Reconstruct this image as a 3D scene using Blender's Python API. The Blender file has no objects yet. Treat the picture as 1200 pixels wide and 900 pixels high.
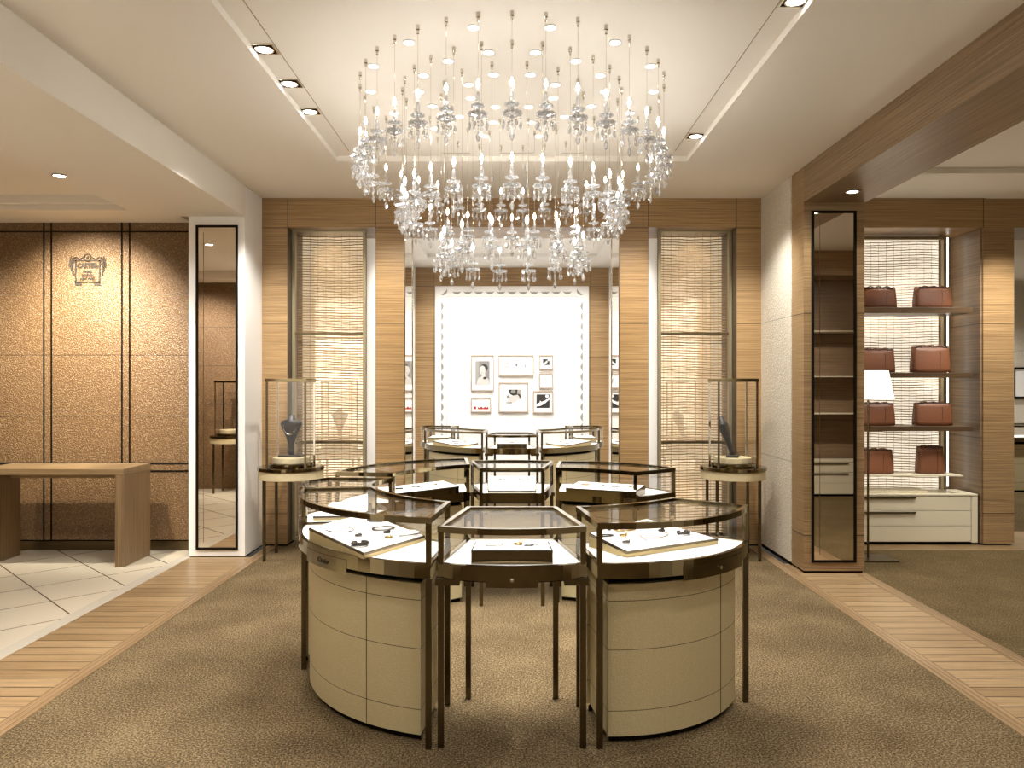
import bpy, bmesh, math, random
from mathutils import Vector, Matrix
random.seed(7)
S = bpy.context.scene
C = S.collection
PI = math.pi
F = 900.0      # focal length in pixels of the 1200x900 frame
H = 1.5        # eye height

# ------------------------------------------------------------ camera, world, exposure
cam = bpy.data.cameras.new('camera'); cam.lens = 36 * F / 1200; cam.sensor_width = 36
cam.clip_start = 0.02; cam.clip_end = 60
co = bpy.data.objects.new('camera', cam); C.objects.link(co)
co.location = (0, 0, H); co.rotation_euler = (PI / 2, 0, 0)
S.camera = co
w = bpy.data.worlds.new('world'); S.world = w; w.use_nodes = True
w.node_tree.nodes['Background'].inputs[0].default_value = (1.0, 0.93, 0.82, 1)
w.node_tree.nodes['Background'].inputs[1].default_value = 0.05
S.view_settings.view_transform = 'Standard'
S.view_settings.look = 'None'
S.view_settings.exposure = 0.22
S.view_settings.gamma = 1.0
S.view_settings.use_curve_mapping = False
cy = S.cycles
cy.max_bounces = 9; cy.diffuse_bounces = 4; cy.glossy_bounces = 5
cy.transmission_bounces = 7; cy.transparent_max_bounces = 24
cy.caustics_reflective = False; cy.caustics_refractive = False
cy.sample_clamp_indirect = 6.0
cy.use_denoising = True

WARM = (1.0, 0.92, 0.78)
NEUT = (1.0, 0.972, 0.925)
# light levels, all in one place
P_FLAME = 118.0       # emission of the candle bulbs
P_RINGSPOT = 27.0    # each small round ceiling downlight over the showcases
P_SQUARE = 95.0      # each square recessed lamp
P_LEATHER = 560.0    # lamp washing the leather wall
P_FAR = 80.0        # lamps in the back room
P_NICHE = 26.0
P_RIGHT = 150.0

# ------------------------------------------------------------ materials
def new_mat(name):
    m = bpy.data.materials.new(name); m.use_nodes = True
    nt = m.node_tree
    return m, nt, nt.nodes['Principled BSDF']

def simple(name, col, rough=0.5, metal=0.0, spec=0.5, emit=None, strength=0.0):
    m, nt, b = new_mat(name)
    b.inputs['Base Color'].default_value = (*col, 1)
    b.inputs['Roughness'].default_value = rough
    b.inputs['Metallic'].default_value = metal
    b.inputs['Specular IOR Level'].default_value = spec
    if emit:
        b.inputs['Emission Color'].default_value = (*emit, 1)
        b.inputs['Emission Strength'].default_value = strength
    return m

def coords(nt, scale=(1, 1, 1), rot=(0, 0, 0)):
    tc = nt.nodes.new('ShaderNodeTexCoord'); mp = nt.nodes.new('ShaderNodeMapping')
    mp.inputs['Scale'].default_value = scale; mp.inputs['Rotation'].default_value = rot
    nt.links.new(tc.outputs['Object'], mp.inputs['Vector'])
    return tc, mp

def ramp(nt, src, stops):
    r = nt.nodes.new('ShaderNodeValToRGB')
    while len(r.color_ramp.elements) < len(stops): r.color_ramp.elements.new(0.5)
    for e, (p, c) in zip(r.color_ramp.elements, stops):
        e.position = p; e.color = (*c, 1)
    nt.links.new(src, r.inputs[0])
    return r

def line_mask(nt, sep_out, values, half):
    """1 where the coordinate is within half of one of the values"""
    prev = None
    for v in values:
        c = nt.nodes.new('ShaderNodeMath'); c.operation = 'COMPARE'
        nt.links.new(sep_out, c.inputs[0]); c.inputs[1].default_value = v; c.inputs[2].default_value = half
        if prev is None: prev = c.outputs[0]
        else:
            a = nt.nodes.new('ShaderNodeMath'); a.operation = 'MAXIMUM'
            nt.links.new(prev, a.inputs[0]); nt.links.new(c.outputs[0], a.inputs[1]); prev = a.outputs[0]
    return prev

def wood(name, dark, light, axis='x', zl=(), xl=(), rough=0.38, half=0.0035):
    m, nt, b = new_mat(name)
    sc = {'x': (0.8, 0.8, 85), 'y': (90, 0.9, 90), 'z': (70, 70, 0.9)}[axis]
    tc, mp = coords(nt, sc)
    n = nt.nodes.new('ShaderNodeTexNoise'); n.inputs['Scale'].default_value = 1.6
    n.inputs['Detail'].default_value = 6; n.inputs['Roughness'].default_value = 0.72
    nt.links.new(mp.outputs[0], n.inputs['Vector'])
    r = ramp(nt, n.outputs['Fac'], [(0.34, dark), (0.49, tuple((a + c) / 2 for a, c in zip(dark, light))), (0.60, light)])
    col = r.outputs[0]
    lines = []
    if zl or xl:
        sp = nt.nodes.new('ShaderNodeSeparateXYZ'); nt.links.new(tc.outputs['Object'], sp.inputs[0])
        if zl: lines.append(line_mask(nt, sp.outputs['Z'], zl, half))
        if xl: lines.append(line_mask(nt, sp.outputs['X'], xl, half))
    for l in lines:
        mx = nt.nodes.new('ShaderNodeMix'); mx.data_type = 'RGBA'
        nt.links.new(l, mx.inputs['Factor']); nt.links.new(col, mx.inputs[6])
        mx.inputs[7].default_value = (dark[0] * 0.3, dark[1] * 0.3, dark[2] * 0.3, 1)
        col = mx.outputs[2]
    nt.links.new(col, b.inputs['Base Color'])
    b.inputs['Roughness'].default_value = rough
    bp = nt.nodes.new('ShaderNodeBump'); bp.inputs['Strength'].default_value = 0.08; bp.inputs['Distance'].default_value = 0.004
    nt.links.new(n.outputs['Fac'], bp.inputs['Height']); nt.links.new(bp.outputs[0], b.inputs['Normal'])
    return m

def leather(name, a, c, scale=95, bump=0.6, rough=0.42, zl=(), dist=0.006, lc=None, half=0.0022):
    m, nt, b = new_mat(name)
    tc, mp = coords(nt)
    v = nt.nodes.new('ShaderNodeTexVoronoi'); v.inputs['Scale'].default_value = scale
    nt.links.new(mp.outputs[0], v.inputs['Vector'])
    n = nt.nodes.new('ShaderNodeTexNoise'); n.inputs['Scale'].default_value = scale * 0.8
    nt.links.new(mp.outputs[0], n.inputs['Vector'])
    mm = nt.nodes.new('ShaderNodeMath'); mm.operation = 'ADD'
    nt.links.new(v.outputs['Distance'], mm.inputs[0]); nt.links.new(n.outputs['Fac'], mm.inputs[1])
    r = ramp(nt, mm.outputs[0], [(0.45, c), (1.0, a)])
    col = r.outputs[0]
    if zl:
        sp = nt.nodes.new('ShaderNodeSeparateXYZ'); nt.links.new(tc.outputs['Object'], sp.inputs[0])
        l = line_mask(nt, sp.outputs['Z'], zl, half)
        mx = nt.nodes.new('ShaderNodeMix'); mx.data_type = 'RGBA'
        nt.links.new(l, mx.inputs['Factor']); nt.links.new(col, mx.inputs[6])
        mx.inputs[7].default_value = (*(lc or tuple(k * 0.35 for k in a)), 1); col = mx.outputs[2]
    nt.links.new(col, b.inputs['Base Color']); b.inputs['Roughness'].default_value = rough
    bp = nt.nodes.new('ShaderNodeBump'); bp.inputs['Strength'].default_value = bump; bp.inputs['Distance'].default_value = dist
    bp.invert = True
    nt.links.new(mm.outputs[0], bp.inputs['Height']); nt.links.new(bp.outputs[0], b.inputs['Normal'])
    return m

def carpet_mat(name, dark, mid, light):
    m, nt, b = new_mat(name)
    tc, mp = coords(nt, (1, 1, 1))
    n = nt.nodes.new('ShaderNodeTexNoise'); n.inputs['Scale'].default_value = 110; n.inputs['Detail'].default_value = 3
    n.inputs['Roughness'].default_value = 0.8
    n2 = nt.nodes.new('ShaderNodeTexNoise'); n2.inputs['Scale'].default_value = 2.6; n2.inputs['Detail'].default_value = 4
    nt.links.new(mp.outputs[0], n.inputs['Vector']); nt.links.new(mp.outputs[0], n2.inputs['Vector'])
    k = nt.nodes.new('ShaderNodeMath'); k.operation = 'MULTIPLY_ADD'
    nt.links.new(n2.outputs['Fac'], k.inputs[0]); k.inputs[1].default_value = 0.16; nt.links.new(n.outputs['Fac'], k.inputs[2])
    r = ramp(nt, k.outputs[0], [(0.44, dark), (0.57, mid), (0.72, light)])
    nt.links.new(r.outputs[0], b.inputs['Base Color'])
    b.inputs['Roughness'].default_value = 0.95; b.inputs['Specular IOR Level'].default_value = 0.1
    bp = nt.nodes.new('ShaderNodeBump'); bp.inputs['Strength'].default_value = 0.9; bp.inputs['Distance'].default_value = 0.012
    nt.links.new(n.outputs['Fac'], bp.inputs['Height']); nt.links.new(bp.outputs[0], b.inputs['Normal'])
    return m

def brick_mat(name, c1, c2, joint, bw, bh, rot, mortar, rough, offset=0.0, grain=None):
    m, nt, b = new_mat(name)
    tc, mp = coords(nt, (1, 1, 1), (0, 0, rot))
    t = nt.nodes.new('ShaderNodeTexBrick'); t.offset = offset; t.squash = 1
    t.inputs['Scale'].default_value = 1; t.inputs['Brick Width'].default_value = bw; t.inputs['Row Height'].default_value = bh
    t.inputs['Mortar Size'].default_value = mortar; t.inputs['Mortar Smooth'].default_value = 0.1
    t.inputs['Color1'].default_value = (*c1, 1); t.inputs['Color2'].default_value = (*c2, 1); t.inputs['Mortar'].default_value = (*joint, 1)
    nt.links.new(mp.outputs[0], t.inputs['Vector'])
    col = t.outputs['Color']
    if grain:
        mp2 = nt.nodes.new('ShaderNodeMapping'); mp2.inputs['Scale'].default_value = grain
        nt.links.new(tc.outputs['Object'], mp2.inputs['Vector'])
        n = nt.nodes.new('ShaderNodeTexNoise'); n.inputs['Scale'].default_value = 2; n.inputs['Detail'].default_value = 5
        n.inputs['Roughness'].default_value = 0.75
        nt.links.new(mp2.outputs[0], n.inputs['Vector'])
        r = ramp(nt, n.outputs['Fac'], [(0.3, (0.55, 0.52, 0.48)), (0.65, (1.05, 1.02, 1.0))])
        mx = nt.nodes.new('ShaderNodeMix'); mx.data_type = 'RGBA'; mx.blend_type = 'MULTIPLY'; mx.inputs['Factor'].default_value = 1
        nt.links.new(col, mx.inputs[6]); nt.links.new(r.outputs[0], mx.inputs[7]); col = mx.outputs[2]
    nt.links.new(col, b.inputs['Base Color']); b.inputs['Roughness'].default_value = rough
    return m

def pane_mat(name, tint=(1, 1, 1), refl=0.09, rough=0.0):
    m = bpy.data.materials.new(name); m.use_nodes = True; nt = m.node_tree
    nt.nodes.remove(nt.nodes['Principled BSDF']); out = nt.nodes['Material Output']
    t = nt.nodes.new('ShaderNodeBsdfTransparent'); t.inputs[0].default_value = (*tint, 1)
    g = nt.nodes.new('ShaderNodeBsdfGlossy'); g.inputs['Roughness'].default_value = rough
    lw = nt.nodes.new('ShaderNodeLayerWeight'); lw.inputs[0].default_value = 0.35
    mr = nt.nodes.new('ShaderNodeMapRange'); mr.inputs[3].default_value = refl; mr.inputs[4].default_value = 0.20
    nt.links.new(lw.outputs['Fresnel'], mr.inputs[0])
    mx = nt.nodes.new('ShaderNodeMixShader'); nt.links.new(mr.outputs[0], mx.inputs[0])
    nt.links.new(t.outputs[0], mx.inputs[1]); nt.links.new(g.outputs[0], mx.inputs[2])
    nt.links.new(mx.outputs[0], out.inputs[0])
    return m

JZ = (0.30, 2.06, 2.945)
M = {}
M['ceiling'] = simple('ceiling_paint', (0.83, 0.785, 0.71), 0.9, spec=0.2)
M['white'] = simple('white_lacquer', (0.88, 0.86, 0.83), 0.55)
M['wall_cream'] = simple('cream_plaster', (0.78, 0.72, 0.62), 0.8)
M['wood'] = wood('horizontal_zebrano', (0.185, 0.106, 0.044), (0.43, 0.278, 0.128), 'x', zl=JZ, xl=(-2.075, 2.075, -1.262, 1.262, 4.37))
M['wood_plain'] = wood('zebrano_plain', (0.165, 0.098, 0.044), (0.385, 0.252, 0.124), 'x', zl=(2.06, 0.30))
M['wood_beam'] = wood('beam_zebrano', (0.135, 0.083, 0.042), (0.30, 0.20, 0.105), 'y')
M['wood_dark'] = wood('smoked_oak', (0.050, 0.029, 0.014), (0.115, 0.070, 0.036), 'x')
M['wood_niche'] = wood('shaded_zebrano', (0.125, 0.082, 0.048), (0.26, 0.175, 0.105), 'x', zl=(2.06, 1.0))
M['desk'] = wood('desk_oak', (0.115, 0.070, 0.032), (0.24, 0.155, 0.075), 'z')
M['desk_top'] = wood('desk_oak_top', (0.15, 0.095, 0.045), (0.31, 0.21, 0.105), 'x')
M['leather_wall'] = leather('brown_grained_leather', (0.145, 0.080, 0.034), (0.38, 0.255, 0.125), 85, 0.55, 0.42, zl=(1.76, 2.31, 1.21), half=0.0032, dist=0.010)
M['beige'] = leather('beige_leather', (0.56, 0.465, 0.26), (0.64, 0.545, 0.325), 150, 0.35, 0.55, zl=(0.134, 0.389, 0.593), dist=0.003, lc=(0.10, 0.07, 0.04), half=0.0016)
M['beige_plain'] = leather('beige_leather_plain', (0.60, 0.51, 0.31), (0.68, 0.59, 0.39), 150, 0.2, 0.55, dist=0.002)
M['cream_tex'] = leather('cream_textured_panel', (0.64, 0.58, 0.47), (0.84, 0.79, 0.69), 75, 0.4, 0.6, zl=(2.06, 0.86), dist=0.01)
M['carpet'] = carpet_mat('brown_cut_pile', (0.036, 0.023, 0.010), (0.125, 0.086, 0.042), (0.36, 0.265, 0.145))
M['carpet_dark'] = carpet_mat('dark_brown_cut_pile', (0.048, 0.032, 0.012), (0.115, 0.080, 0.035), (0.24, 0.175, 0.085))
M['tile'] = brick_mat('cream_stone_tiles', (0.64, 0.57, 0.44), (0.68, 0.605, 0.47), (0.10, 0.07, 0.04), 0.5, 0.5, PI / 4, 0.005, 0.13)
M['stone'] = simple('pale_stone_edge', (0.56, 0.51, 0.42), 0.25)
M['plank'] = brick_mat('oak_planks', (0.30, 0.20, 0.100), (0.42, 0.295, 0.160), (0.05, 0.03, 0.015), 3.0, 0.115, 0, 0.0045, 0.35, grain=(1.2, 26, 1))
M['strip'] = brick_mat('oak_border_strips', (0.26, 0.17, 0.085), (0.37, 0.25, 0.135), (0.07, 0.04, 0.02), 0.029, 6, 0, 0.002, 0.35, grain=(26, 1.2, 1))
M['bronze'] = simple('polished_bronze', (0.19, 0.150, 0.080), 0.08, 1.0)
M['bronze_leg'] = simple('brushed_bronze', (0.145, 0.115, 0.070), 0.2, 1.0)
M['bronze_frame'] = simple('dark_bronze_frame', (0.16, 0.125, 0.07), 0.3, 1.0)
M['screen_frame'] = simple('satin_bronze_frame', (0.36, 0.31, 0.20), 0.45, 0.8)
M['black'] = simple('black_gap', (0.012, 0.009, 0.006), 0.8, spec=0.0)
M['steel'] = simple('polished_steel', (0.72, 0.68, 0.60), 0.14, 1.0)
M['deck'] = simple('white_display_fabric', (0.90, 0.87, 0.80), 0.8)
M['tray'] = simple('white_tray_felt', (0.93, 0.91, 0.87), 0.8)
M['tray_side'] = simple('champagne_tray_edge', (0.62, 0.49, 0.24), 0.35, 0.4)
M['pane'] = pane_mat('clear_glass', refl=0.035)
M['mirror'] = simple('bronze_mirror', (0.80, 0.73, 0.64), 0.01, 1.0)
M['mirror_warm'] = simple('warm_mirror', (0.93, 0.80, 0.60), 0.03, 1.0)
M['wire_gold'] = simple('woven_gold_wire', (0.27, 0.145, 0.050), 0.75, 0.0)
M['wire_pale'] = simple('woven_pale_wire', (0.62, 0.52, 0.36), 0.5, 0.3)
M['frame_wood'] = simple('pale_frame', (0.42, 0.34, 0.27), 0.5)
M['paper'] = simple('picture_mount', (0.90, 0.88, 0.85), 0.8)
M['ink'] = simple('picture_black', (0.02, 0.018, 0.016), 0.6)
M['grey'] = simple('picture_grey', (0.20, 0.19, 0.18), 0.6)
M['light_grey'] = simple('relief_grey', (0.30, 0.28, 0.26), 0.6)
M['skin_print'] = simple('picture_pale_grey', (0.50, 0.48, 0.46), 0.6)
M['red'] = simple('picture_red', (0.35, 0.02, 0.02), 0.5)
M['bag'] = leather('tan_leather', (0.165, 0.060, 0.025), (0.215, 0.082, 0.035), 120, 0.25, 0.5, dist=0.003)
M['bag_seam'] = simple('dark_stitching', (0.035, 0.012, 0.006), 0.6)
M['lining'] = simple('cream_lining', (0.75, 0.66, 0.52), 0.7)
M['cabinet'] = simple('ivory_lacquer', (0.68, 0.62, 0.47), 0.4)
M['shade'] = simple('lit_lamp_shade', (0.9, 0.84, 0.72), 0.8, emit=(1.0, 0.86, 0.62), strength=2.2)
M['lampglow'] = simple('lamp_glow', (1, 1, 1), 0.5, emit=(1.0, 0.95, 0.86), strength=14)
M['led'] = simple('led_strip', (1, 1, 1), 0.5, emit=(1.0, 0.94, 0.82), strength=3.0)
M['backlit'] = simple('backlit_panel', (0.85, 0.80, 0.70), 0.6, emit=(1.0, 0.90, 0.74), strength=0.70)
M['flame'] = simple('lit_candle_bulb', (1, 1, 1), 0.4, emit=(1.0, 0.96, 0.90), strength=P_FLAME)
M['bust'] = simple('charcoal_bust', (0.018, 0.017, 0.016), 0.42)
M['gold'] = simple('jewel_gold', (0.62, 0.45, 0.20), 0.2, 1.0)
M['silver'] = simple('jewel_silver', (0.36, 0.35, 0.33), 0.2, 1.0)
M['onyx'] = simple('jewel_onyx', (0.03, 0.025, 0.022), 0.2)
M['logo'] = simple('engraved_bronze', (0.035, 0.023, 0.012), 0.7, 0.0)
def crystal():
    m, nt, b = new_mat('cut_crystal')
    b.inputs['Base Color'].default_value = (1, 1, 1, 1)
    b.inputs['Roughness'].default_value = 0.0; b.inputs['IOR'].default_value = 1.5
    b.inputs['Transmission Weight'].default_value = 1.0
    g = nt.nodes.new('ShaderNodeBsdfGlossy'); g.inputs['Color'].default_value = (1, 1, 1, 1); g.inputs['Roughness'].default_value = 0.04
    tr = nt.nodes.new('ShaderNodeBsdfTransparent'); tl = nt.nodes.new('ShaderNodeBsdfTranslucent')
    def mix(f, a, c):
        x = nt.nodes.new('ShaderNodeMixShader'); x.inputs[0].default_value = f
        nt.links.new(a, x.inputs[1]); nt.links.new(c, x.inputs[2]); return x.outputs[0]
    o = mix(0.28, b.outputs[0], g.outputs[0]); o = mix(0.22, o, tr.outputs[0]); o = mix(0.22, o, tl.outputs[0])
    nt.links.new(o, nt.nodes['Material Output'].inputs[0])
    return m
M['crystal'] = crystal()

# ------------------------------------------------------------ mesh helpers
def bm_new(): return bmesh.new()

def quad(bm, a, b, c, d):
    try: return bm.faces.new((a, b, c, d))
    except ValueError: return None

def add_box(bm, x0, x1, y0, y1, z0, z1, mtx=None):
    v = [Vector((x, y, z)) for z in (z0, z1) for y in (y0, y1) for x in (x0, x1)]
    if mtx is not None: v = [mtx @ p for p in v]
    v = [bm.verts.new(p) for p in v]
    for f in ((0, 2, 3, 1), (4, 5, 7, 6), (0, 1, 5, 4), (2, 6, 7, 3), (0, 4, 6, 2), (1, 3, 7, 5)):
        bm.faces.new([v[i] for i in f])

def add_lathe(bm, prof, n=16, mtx=None, mod=None):
    """prof = [(r, z)...]; closes ends where r == 0"""
    rings = []
    for r, z in prof:
        if r <= 1e-6:
            p = Vector((0, 0, z)); rings.append([bm.verts.new(mtx @ p if mtx is not None else p)])
        else:
            ring = []
            for i in range(n):
                a = 2 * PI * i / n
                rr = r * (mod(i) if mod else 1)
                p = Vector((rr * math.cos(a), rr * math.sin(a), z))
                ring.append(bm.verts.new(mtx @ p if mtx is not None else p))
            rings.append(ring)
    for k in range(len(rings) - 1):
        A, B = rings[k], rings[k + 1]
        for i in range(n):
            j = (i + 1) % n
            if len(A) == 1 and len(B) == 1: continue
            if len(A) == 1: bm.faces.new((A[0], B[j], B[i]))
            elif len(B) == 1: bm.faces.new((A[i], A[j], B[0]))
            else: bm.faces.new((A[i], A[j], B[j], B[i]))
    if len(rings[0]) > 1: bm.faces.new(list(reversed(rings[0])))
    if len(rings[-1]) > 1: bm.faces.new(rings[-1])

def add_tube(bm, pts, r, n=6, closed=False):
    pts = [Vector(p) for p in pts]; rings = []; N = len(pts)
    for i, p in enumerate(pts):
        if closed: t = pts[(i + 1) % N] - pts[i - 1]
        else: t = pts[min(i + 1, N - 1)] - pts[max(i - 1, 0)]
        t.normalize()
        up = Vector((0, 0, 1)) if abs(t.z) < 0.95 else Vector((1, 0, 0))
        u = t.cross(up).normalized(); v = u.cross(t)
        rings.append([bm.verts.new(p + r * (math.cos(2 * PI * k / n) * u + math.sin(2 * PI * k / n) * v)) for k in range(n)])
    for i in range(N if closed else N - 1):
        A, B = rings[i], rings[(i + 1) % N]
        for k in range(n): bm.faces.new((A[k], A[(k + 1) % n], B[(k + 1) % n], B[k]))
    if not closed:
        bm.faces.new(list(reversed(rings[0]))); bm.faces.new(rings[-1])

def add_prism(bm, outline, z0, z1):
    lo = [bm.verts.new((x, y, z0)) for x, y in outline]; hi = [bm.verts.new((x, y, z1)) for x, y in outline]
    n = len(outline)
    for i in range(n): bm.faces.new((lo[i], lo[(i + 1) % n], hi[(i + 1) % n], hi[i]))
    bm.faces.new(list(reversed(lo))); bm.faces.new(hi)

def offset_poly(pts, d):
    """offset a closed counter-clockwise xy outline inward by d"""
    n = len(pts); out = []
    for i in range(n):
        p0, p1, p2 = Vector(pts[i - 1]), Vector(pts[i]), Vector(pts[(i + 1) % n])
        a = (p1 - p0).normalized(); b = (p2 - p1).normalized()
        na = Vector((-a.y, a.x)); nb = Vector((-b.y, b.x))
        m = (na + nb); m.normalize()
        k = d / max(0.35, m.dot(na))
        out.append((p1.x + m.x * k, p1.y + m.y * k))
    return out

def add_ring(bm, outline, inset, z0, z1):
    inn = offset_poly(outline, inset); n = len(outline)
    a = [bm.verts.new((x, y, z0)) for x, y in outline]; b = [bm.verts.new((x, y, z1)) for x, y in outline]
    c = [bm.verts.new((x, y, z0)) for x, y in inn]; d = [bm.verts.new((x, y, z1)) for x, y in inn]
    for i in range(n):
        j = (i + 1) % n
        bm.faces.new((a[i], a[j], b[j], b[i])); bm.faces.new((c[j], c[i], d[i], d[j]))
        bm.faces.new((b[i], b[j], d[j], d[i])); bm.faces.new((a[j], a[i], c[i], c[j]))

def obj(name, bm, mat, parent=None, smooth=False, bevel=0.0, loc=None):
    bmesh.ops.recalc_face_normals(bm, faces=bm.faces)
    me = bpy.data.meshes.new(name); bm.to_mesh(me); bm.free()
    if isinstance(mat, (list, tuple)):
        for m_ in mat: me.materials.append(m_)
    else: me.materials.append(mat)
    if smooth:
        for p in me.polygons: p.use_smooth = True
    o = bpy.data.objects.new(name, me); C.objects.link(o)
    if parent is not None: o.parent = parent
    if loc is not None: o.location = loc
    if bevel > 0:
        bv = o.modifiers.new('bevel', 'BEVEL'); bv.width = bevel; bv.segments = 2; bv.limit_method = 'ANGLE'; bv.angle_limit = 0.9
    return o

def box(name, x0, x1, y0, y1, z0, z1, mat, parent=None, bevel=0.0):
    bm = bm_new(); add_box(bm, x0, x1, y0, y1, z0, z1)
    return obj(name, bm, mat, parent, bevel=bevel)

def struct(o): o['kind'] = 'structure'; return o

def sbox(name, *a, **k): return struct(box(name, *a, **k))

def thing(name, label, cat, loc=(0, 0, 0), rotz=0, group=None):
    o = bpy.data.objects.new(name, None); C.objects.link(o); o.empty_display_size = 0.1
    o.location = loc; o.rotation_euler = (0, 0, rotz)
    o['label'] = label; o['category'] = cat
    if group: o['group'] = group
    return o

def tag(o, label, cat, group=None):
    o['label'] = label; o['category'] = cat
    if group: o['group'] = group
    return o

def dup(root, loc, rotz=0, label=None, scale=None, group=None):
    r = root.copy(); C.objects.link(r); r.location = loc; r.rotation_euler = (0, 0, rotz)
    if label: r['label'] = label
    if group: r['group'] = group
    if scale is not None: r.scale = scale
    for ch in list(root.children):
        c = ch.copy(); C.objects.link(c); c.parent = r
        for g in ch.children:
            d = g.copy(); C.objects.link(d); d.parent = c
    return r

def text_mesh(name, body, size, depth, loc, rot, mat, parent=None, width=None, shear=0.0):
    cu = bpy.data.curves.new(name, 'FONT'); cu.body = body; cu.size = size; cu.extrude = depth
    cu.offset = 0.0 if shear else size * 0.05; cu.align_x = 'CENTER'; cu.align_y = 'CENTER'; cu.shear = shear
    t = bpy.data.objects.new('tmp', cu); C.objects.link(t)
    dg = bpy.context.evaluated_depsgraph_get(); dg.update()
    me = bpy.data.meshes.new_from_object(t.evaluated_get(dg))
    bpy.data.objects.remove(t)
    if width and len(me.vertices):
        xs = [v.co.x for v in me.vertices]; k = width / (max(xs) - min(xs))
        for v in me.vertices: v.co.x *= k
    me.materials.clear(); me.materials.append(mat)
    o = bpy.data.objects.new(name, me); C.objects.link(o); o.location = loc; o.rotation_euler = rot
    if parent is not None: o.parent = parent
    return o

def spot(name, loc, target, power, angle, col=NEUT, blend=0.6, size=0.03, parent=None):
    l = bpy.data.lights.new(name, 'SPOT'); l.energy = power; l.spot_size = math.radians(angle); l.spot_blend = blend
    l.color = col; l.shadow_soft_size = size
    o = bpy.data.objects.new(name, l); C.objects.link(o)
    o.location = loc
    d = Vector(target) - Vector(loc)
    o.rotation_euler = d.to_track_quat('-Z', 'Y').to_euler()
    if parent is not None: o.parent = parent
    return o

# ------------------------------------------------------------ the room
YB = 7.105      # front face of the back wall
ZC = 3.22       # main ceiling
TC = 3.26       # raised tray in the main ceiling
# floors
struct(box('floor', -2.177, 2.177, -3, YB + 0.6, -0.1, 0, M['carpet']))
for s in (-1, 1):
    a, b = sorted((s * 2.177, s * 2.265)); sbox('trim_1' if s < 0 else 'trim_2', a, b, -3, YB, -0.1, 0.003, M['strip'])
sbox('floor_left_planks', -2.78, -2.265, -3, 6.65, -0.1, 0.002, M['plank'])
sbox('floor_right_planks', 2.265, 2.71, -3, 6.4, -0.1, 0.002, M['plank'])
sbox('trim_3', 2.71, 2.80, -3, YB, -0.1, 0.003, M['strip'])
sbox('trim_4', -2.875, -2.78, -3, 6.95, -0.1, 0.003, M['stone'])
sbox('floor_left_tiles', -6.2, -2.875, -3, 7.0, -0.1, 0.001, M['tile'])
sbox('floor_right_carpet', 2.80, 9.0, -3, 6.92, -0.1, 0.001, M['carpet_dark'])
sbox('trim_5', 2.80, 9.0, 6.92, 7.8, -0.1, 0.003, M['desk_top'])
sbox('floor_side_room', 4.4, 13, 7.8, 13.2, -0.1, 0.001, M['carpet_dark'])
sbox('floor_back_room', -2.6, 2.6, YB + 0.6, 11.7, -0.1, 0.001, M['carpet'])

# main ceiling: a flat border at ZC round a tray raised to TC
TX, TY0, TY1 = 1.352, 0.6, 5.93
bm = bm_new()
add_box(bm, -2.31, -TX, -3, YB + 0.0, ZC, ZC + 0.2)
add_box(bm, TX, 2.80, -3, YB + 0.0, ZC, ZC + 0.2)
add_box(bm, -TX, TX, TY1, YB + 0.0, ZC, ZC + 0.2)
add_box(bm, -TX, TX, -3, TY0, ZC, ZC + 0.2)
struct(obj('ceiling', bm, M['ceiling']))
bm = bm_new()
add_box(bm, -TX, TX, TY0, TY1, TC, TC + 0.16)
struct(obj('ceiling_tray', bm, M['ceiling']))
bm = bm_new()                                   # thin groove lines in the tray
for s in (-1, 1): add_box(bm, s * 1.232 - 0.0022, s * 1.232 + 0.0022, TY0, TY1 - 0.13, TC - 0.0015, TC + 0.002)
for x0, x1 in ((-0.51, -0.34), (-0.07, 0.15), (0.40, 0.52)):
    add_box(bm, x0 - 0.02, x1 + 0.02, TY1 - 0.085, TY1 - 0.078, TC - 0.0015, TC + 0.002)
struct(obj('trim_6', bm, simple('groove_shadow_gap', (0.33, 0.28, 0.22), 0.9)))
# left bulkhead and lowered ceiling
LZ = 2.95
bm = bm_new()
add_box(bm, -2.875, -2.31, -3, 6.65, LZ, ZC + 0.2)
add_box(bm, -3.20, -2.875, -3, 7.0, LZ, ZC + 0.2)
add_box(bm, -6.2, -3.20, 6.40, 7.0, LZ, ZC + 0.2)
add_box(bm, -6.2, -3.20, -3, 2.7, LZ, ZC + 0.2)
struct(obj('ceiling_left', bm, M['ceiling']))
bm = bm_new()
add_box(bm, -6.2, -3.27, 2.7, 6.34, LZ + 0.11, ZC + 0.2)
add_box(bm, -3.27, -3.20, 2.7, 6.40, LZ + 0.045, ZC + 0.2)
add_box(bm, -6.2, -3.27, 6.34, 6.40, LZ + 0.045, ZC + 0.2)
struct(obj('ceiling_left_tray', bm, M['ceiling']))
# right room ceiling with its own tray
bm = bm_new()
add_box(bm, 2.80, 9.0, 6.27, YB, ZC, ZC + 0.2); add_box(bm, 2.80, 9.0, 1.9, 6.27, ZC + 0.05, ZC + 0.2)
add_box(bm, 4.4, 13, YB, 13.2, ZC, ZC + 0.2)
struct(obj('ceiling_right', bm, M['ceiling']))
# back room ceiling
bm = bm_new()
add_box(bm, -2.6, 2.6, 7.65, 8.2, ZC, ZC + 0.2); add_box(bm, -2.6, 2.6, 10.4, 11.7, ZC, ZC + 0.2)
add_box(bm, -2.6, -1.15, 8.2, 10.4, ZC, ZC + 0.2); add_box(bm, 1.15, 2.6, 8.2, 10.4, ZC, ZC + 0.2)
add_box(bm, -1.15, 1.15, 8.2, 10.4, ZC + 0.05, ZC + 0.2)
struct(obj('ceiling_back_room', bm, M['white']))
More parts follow.
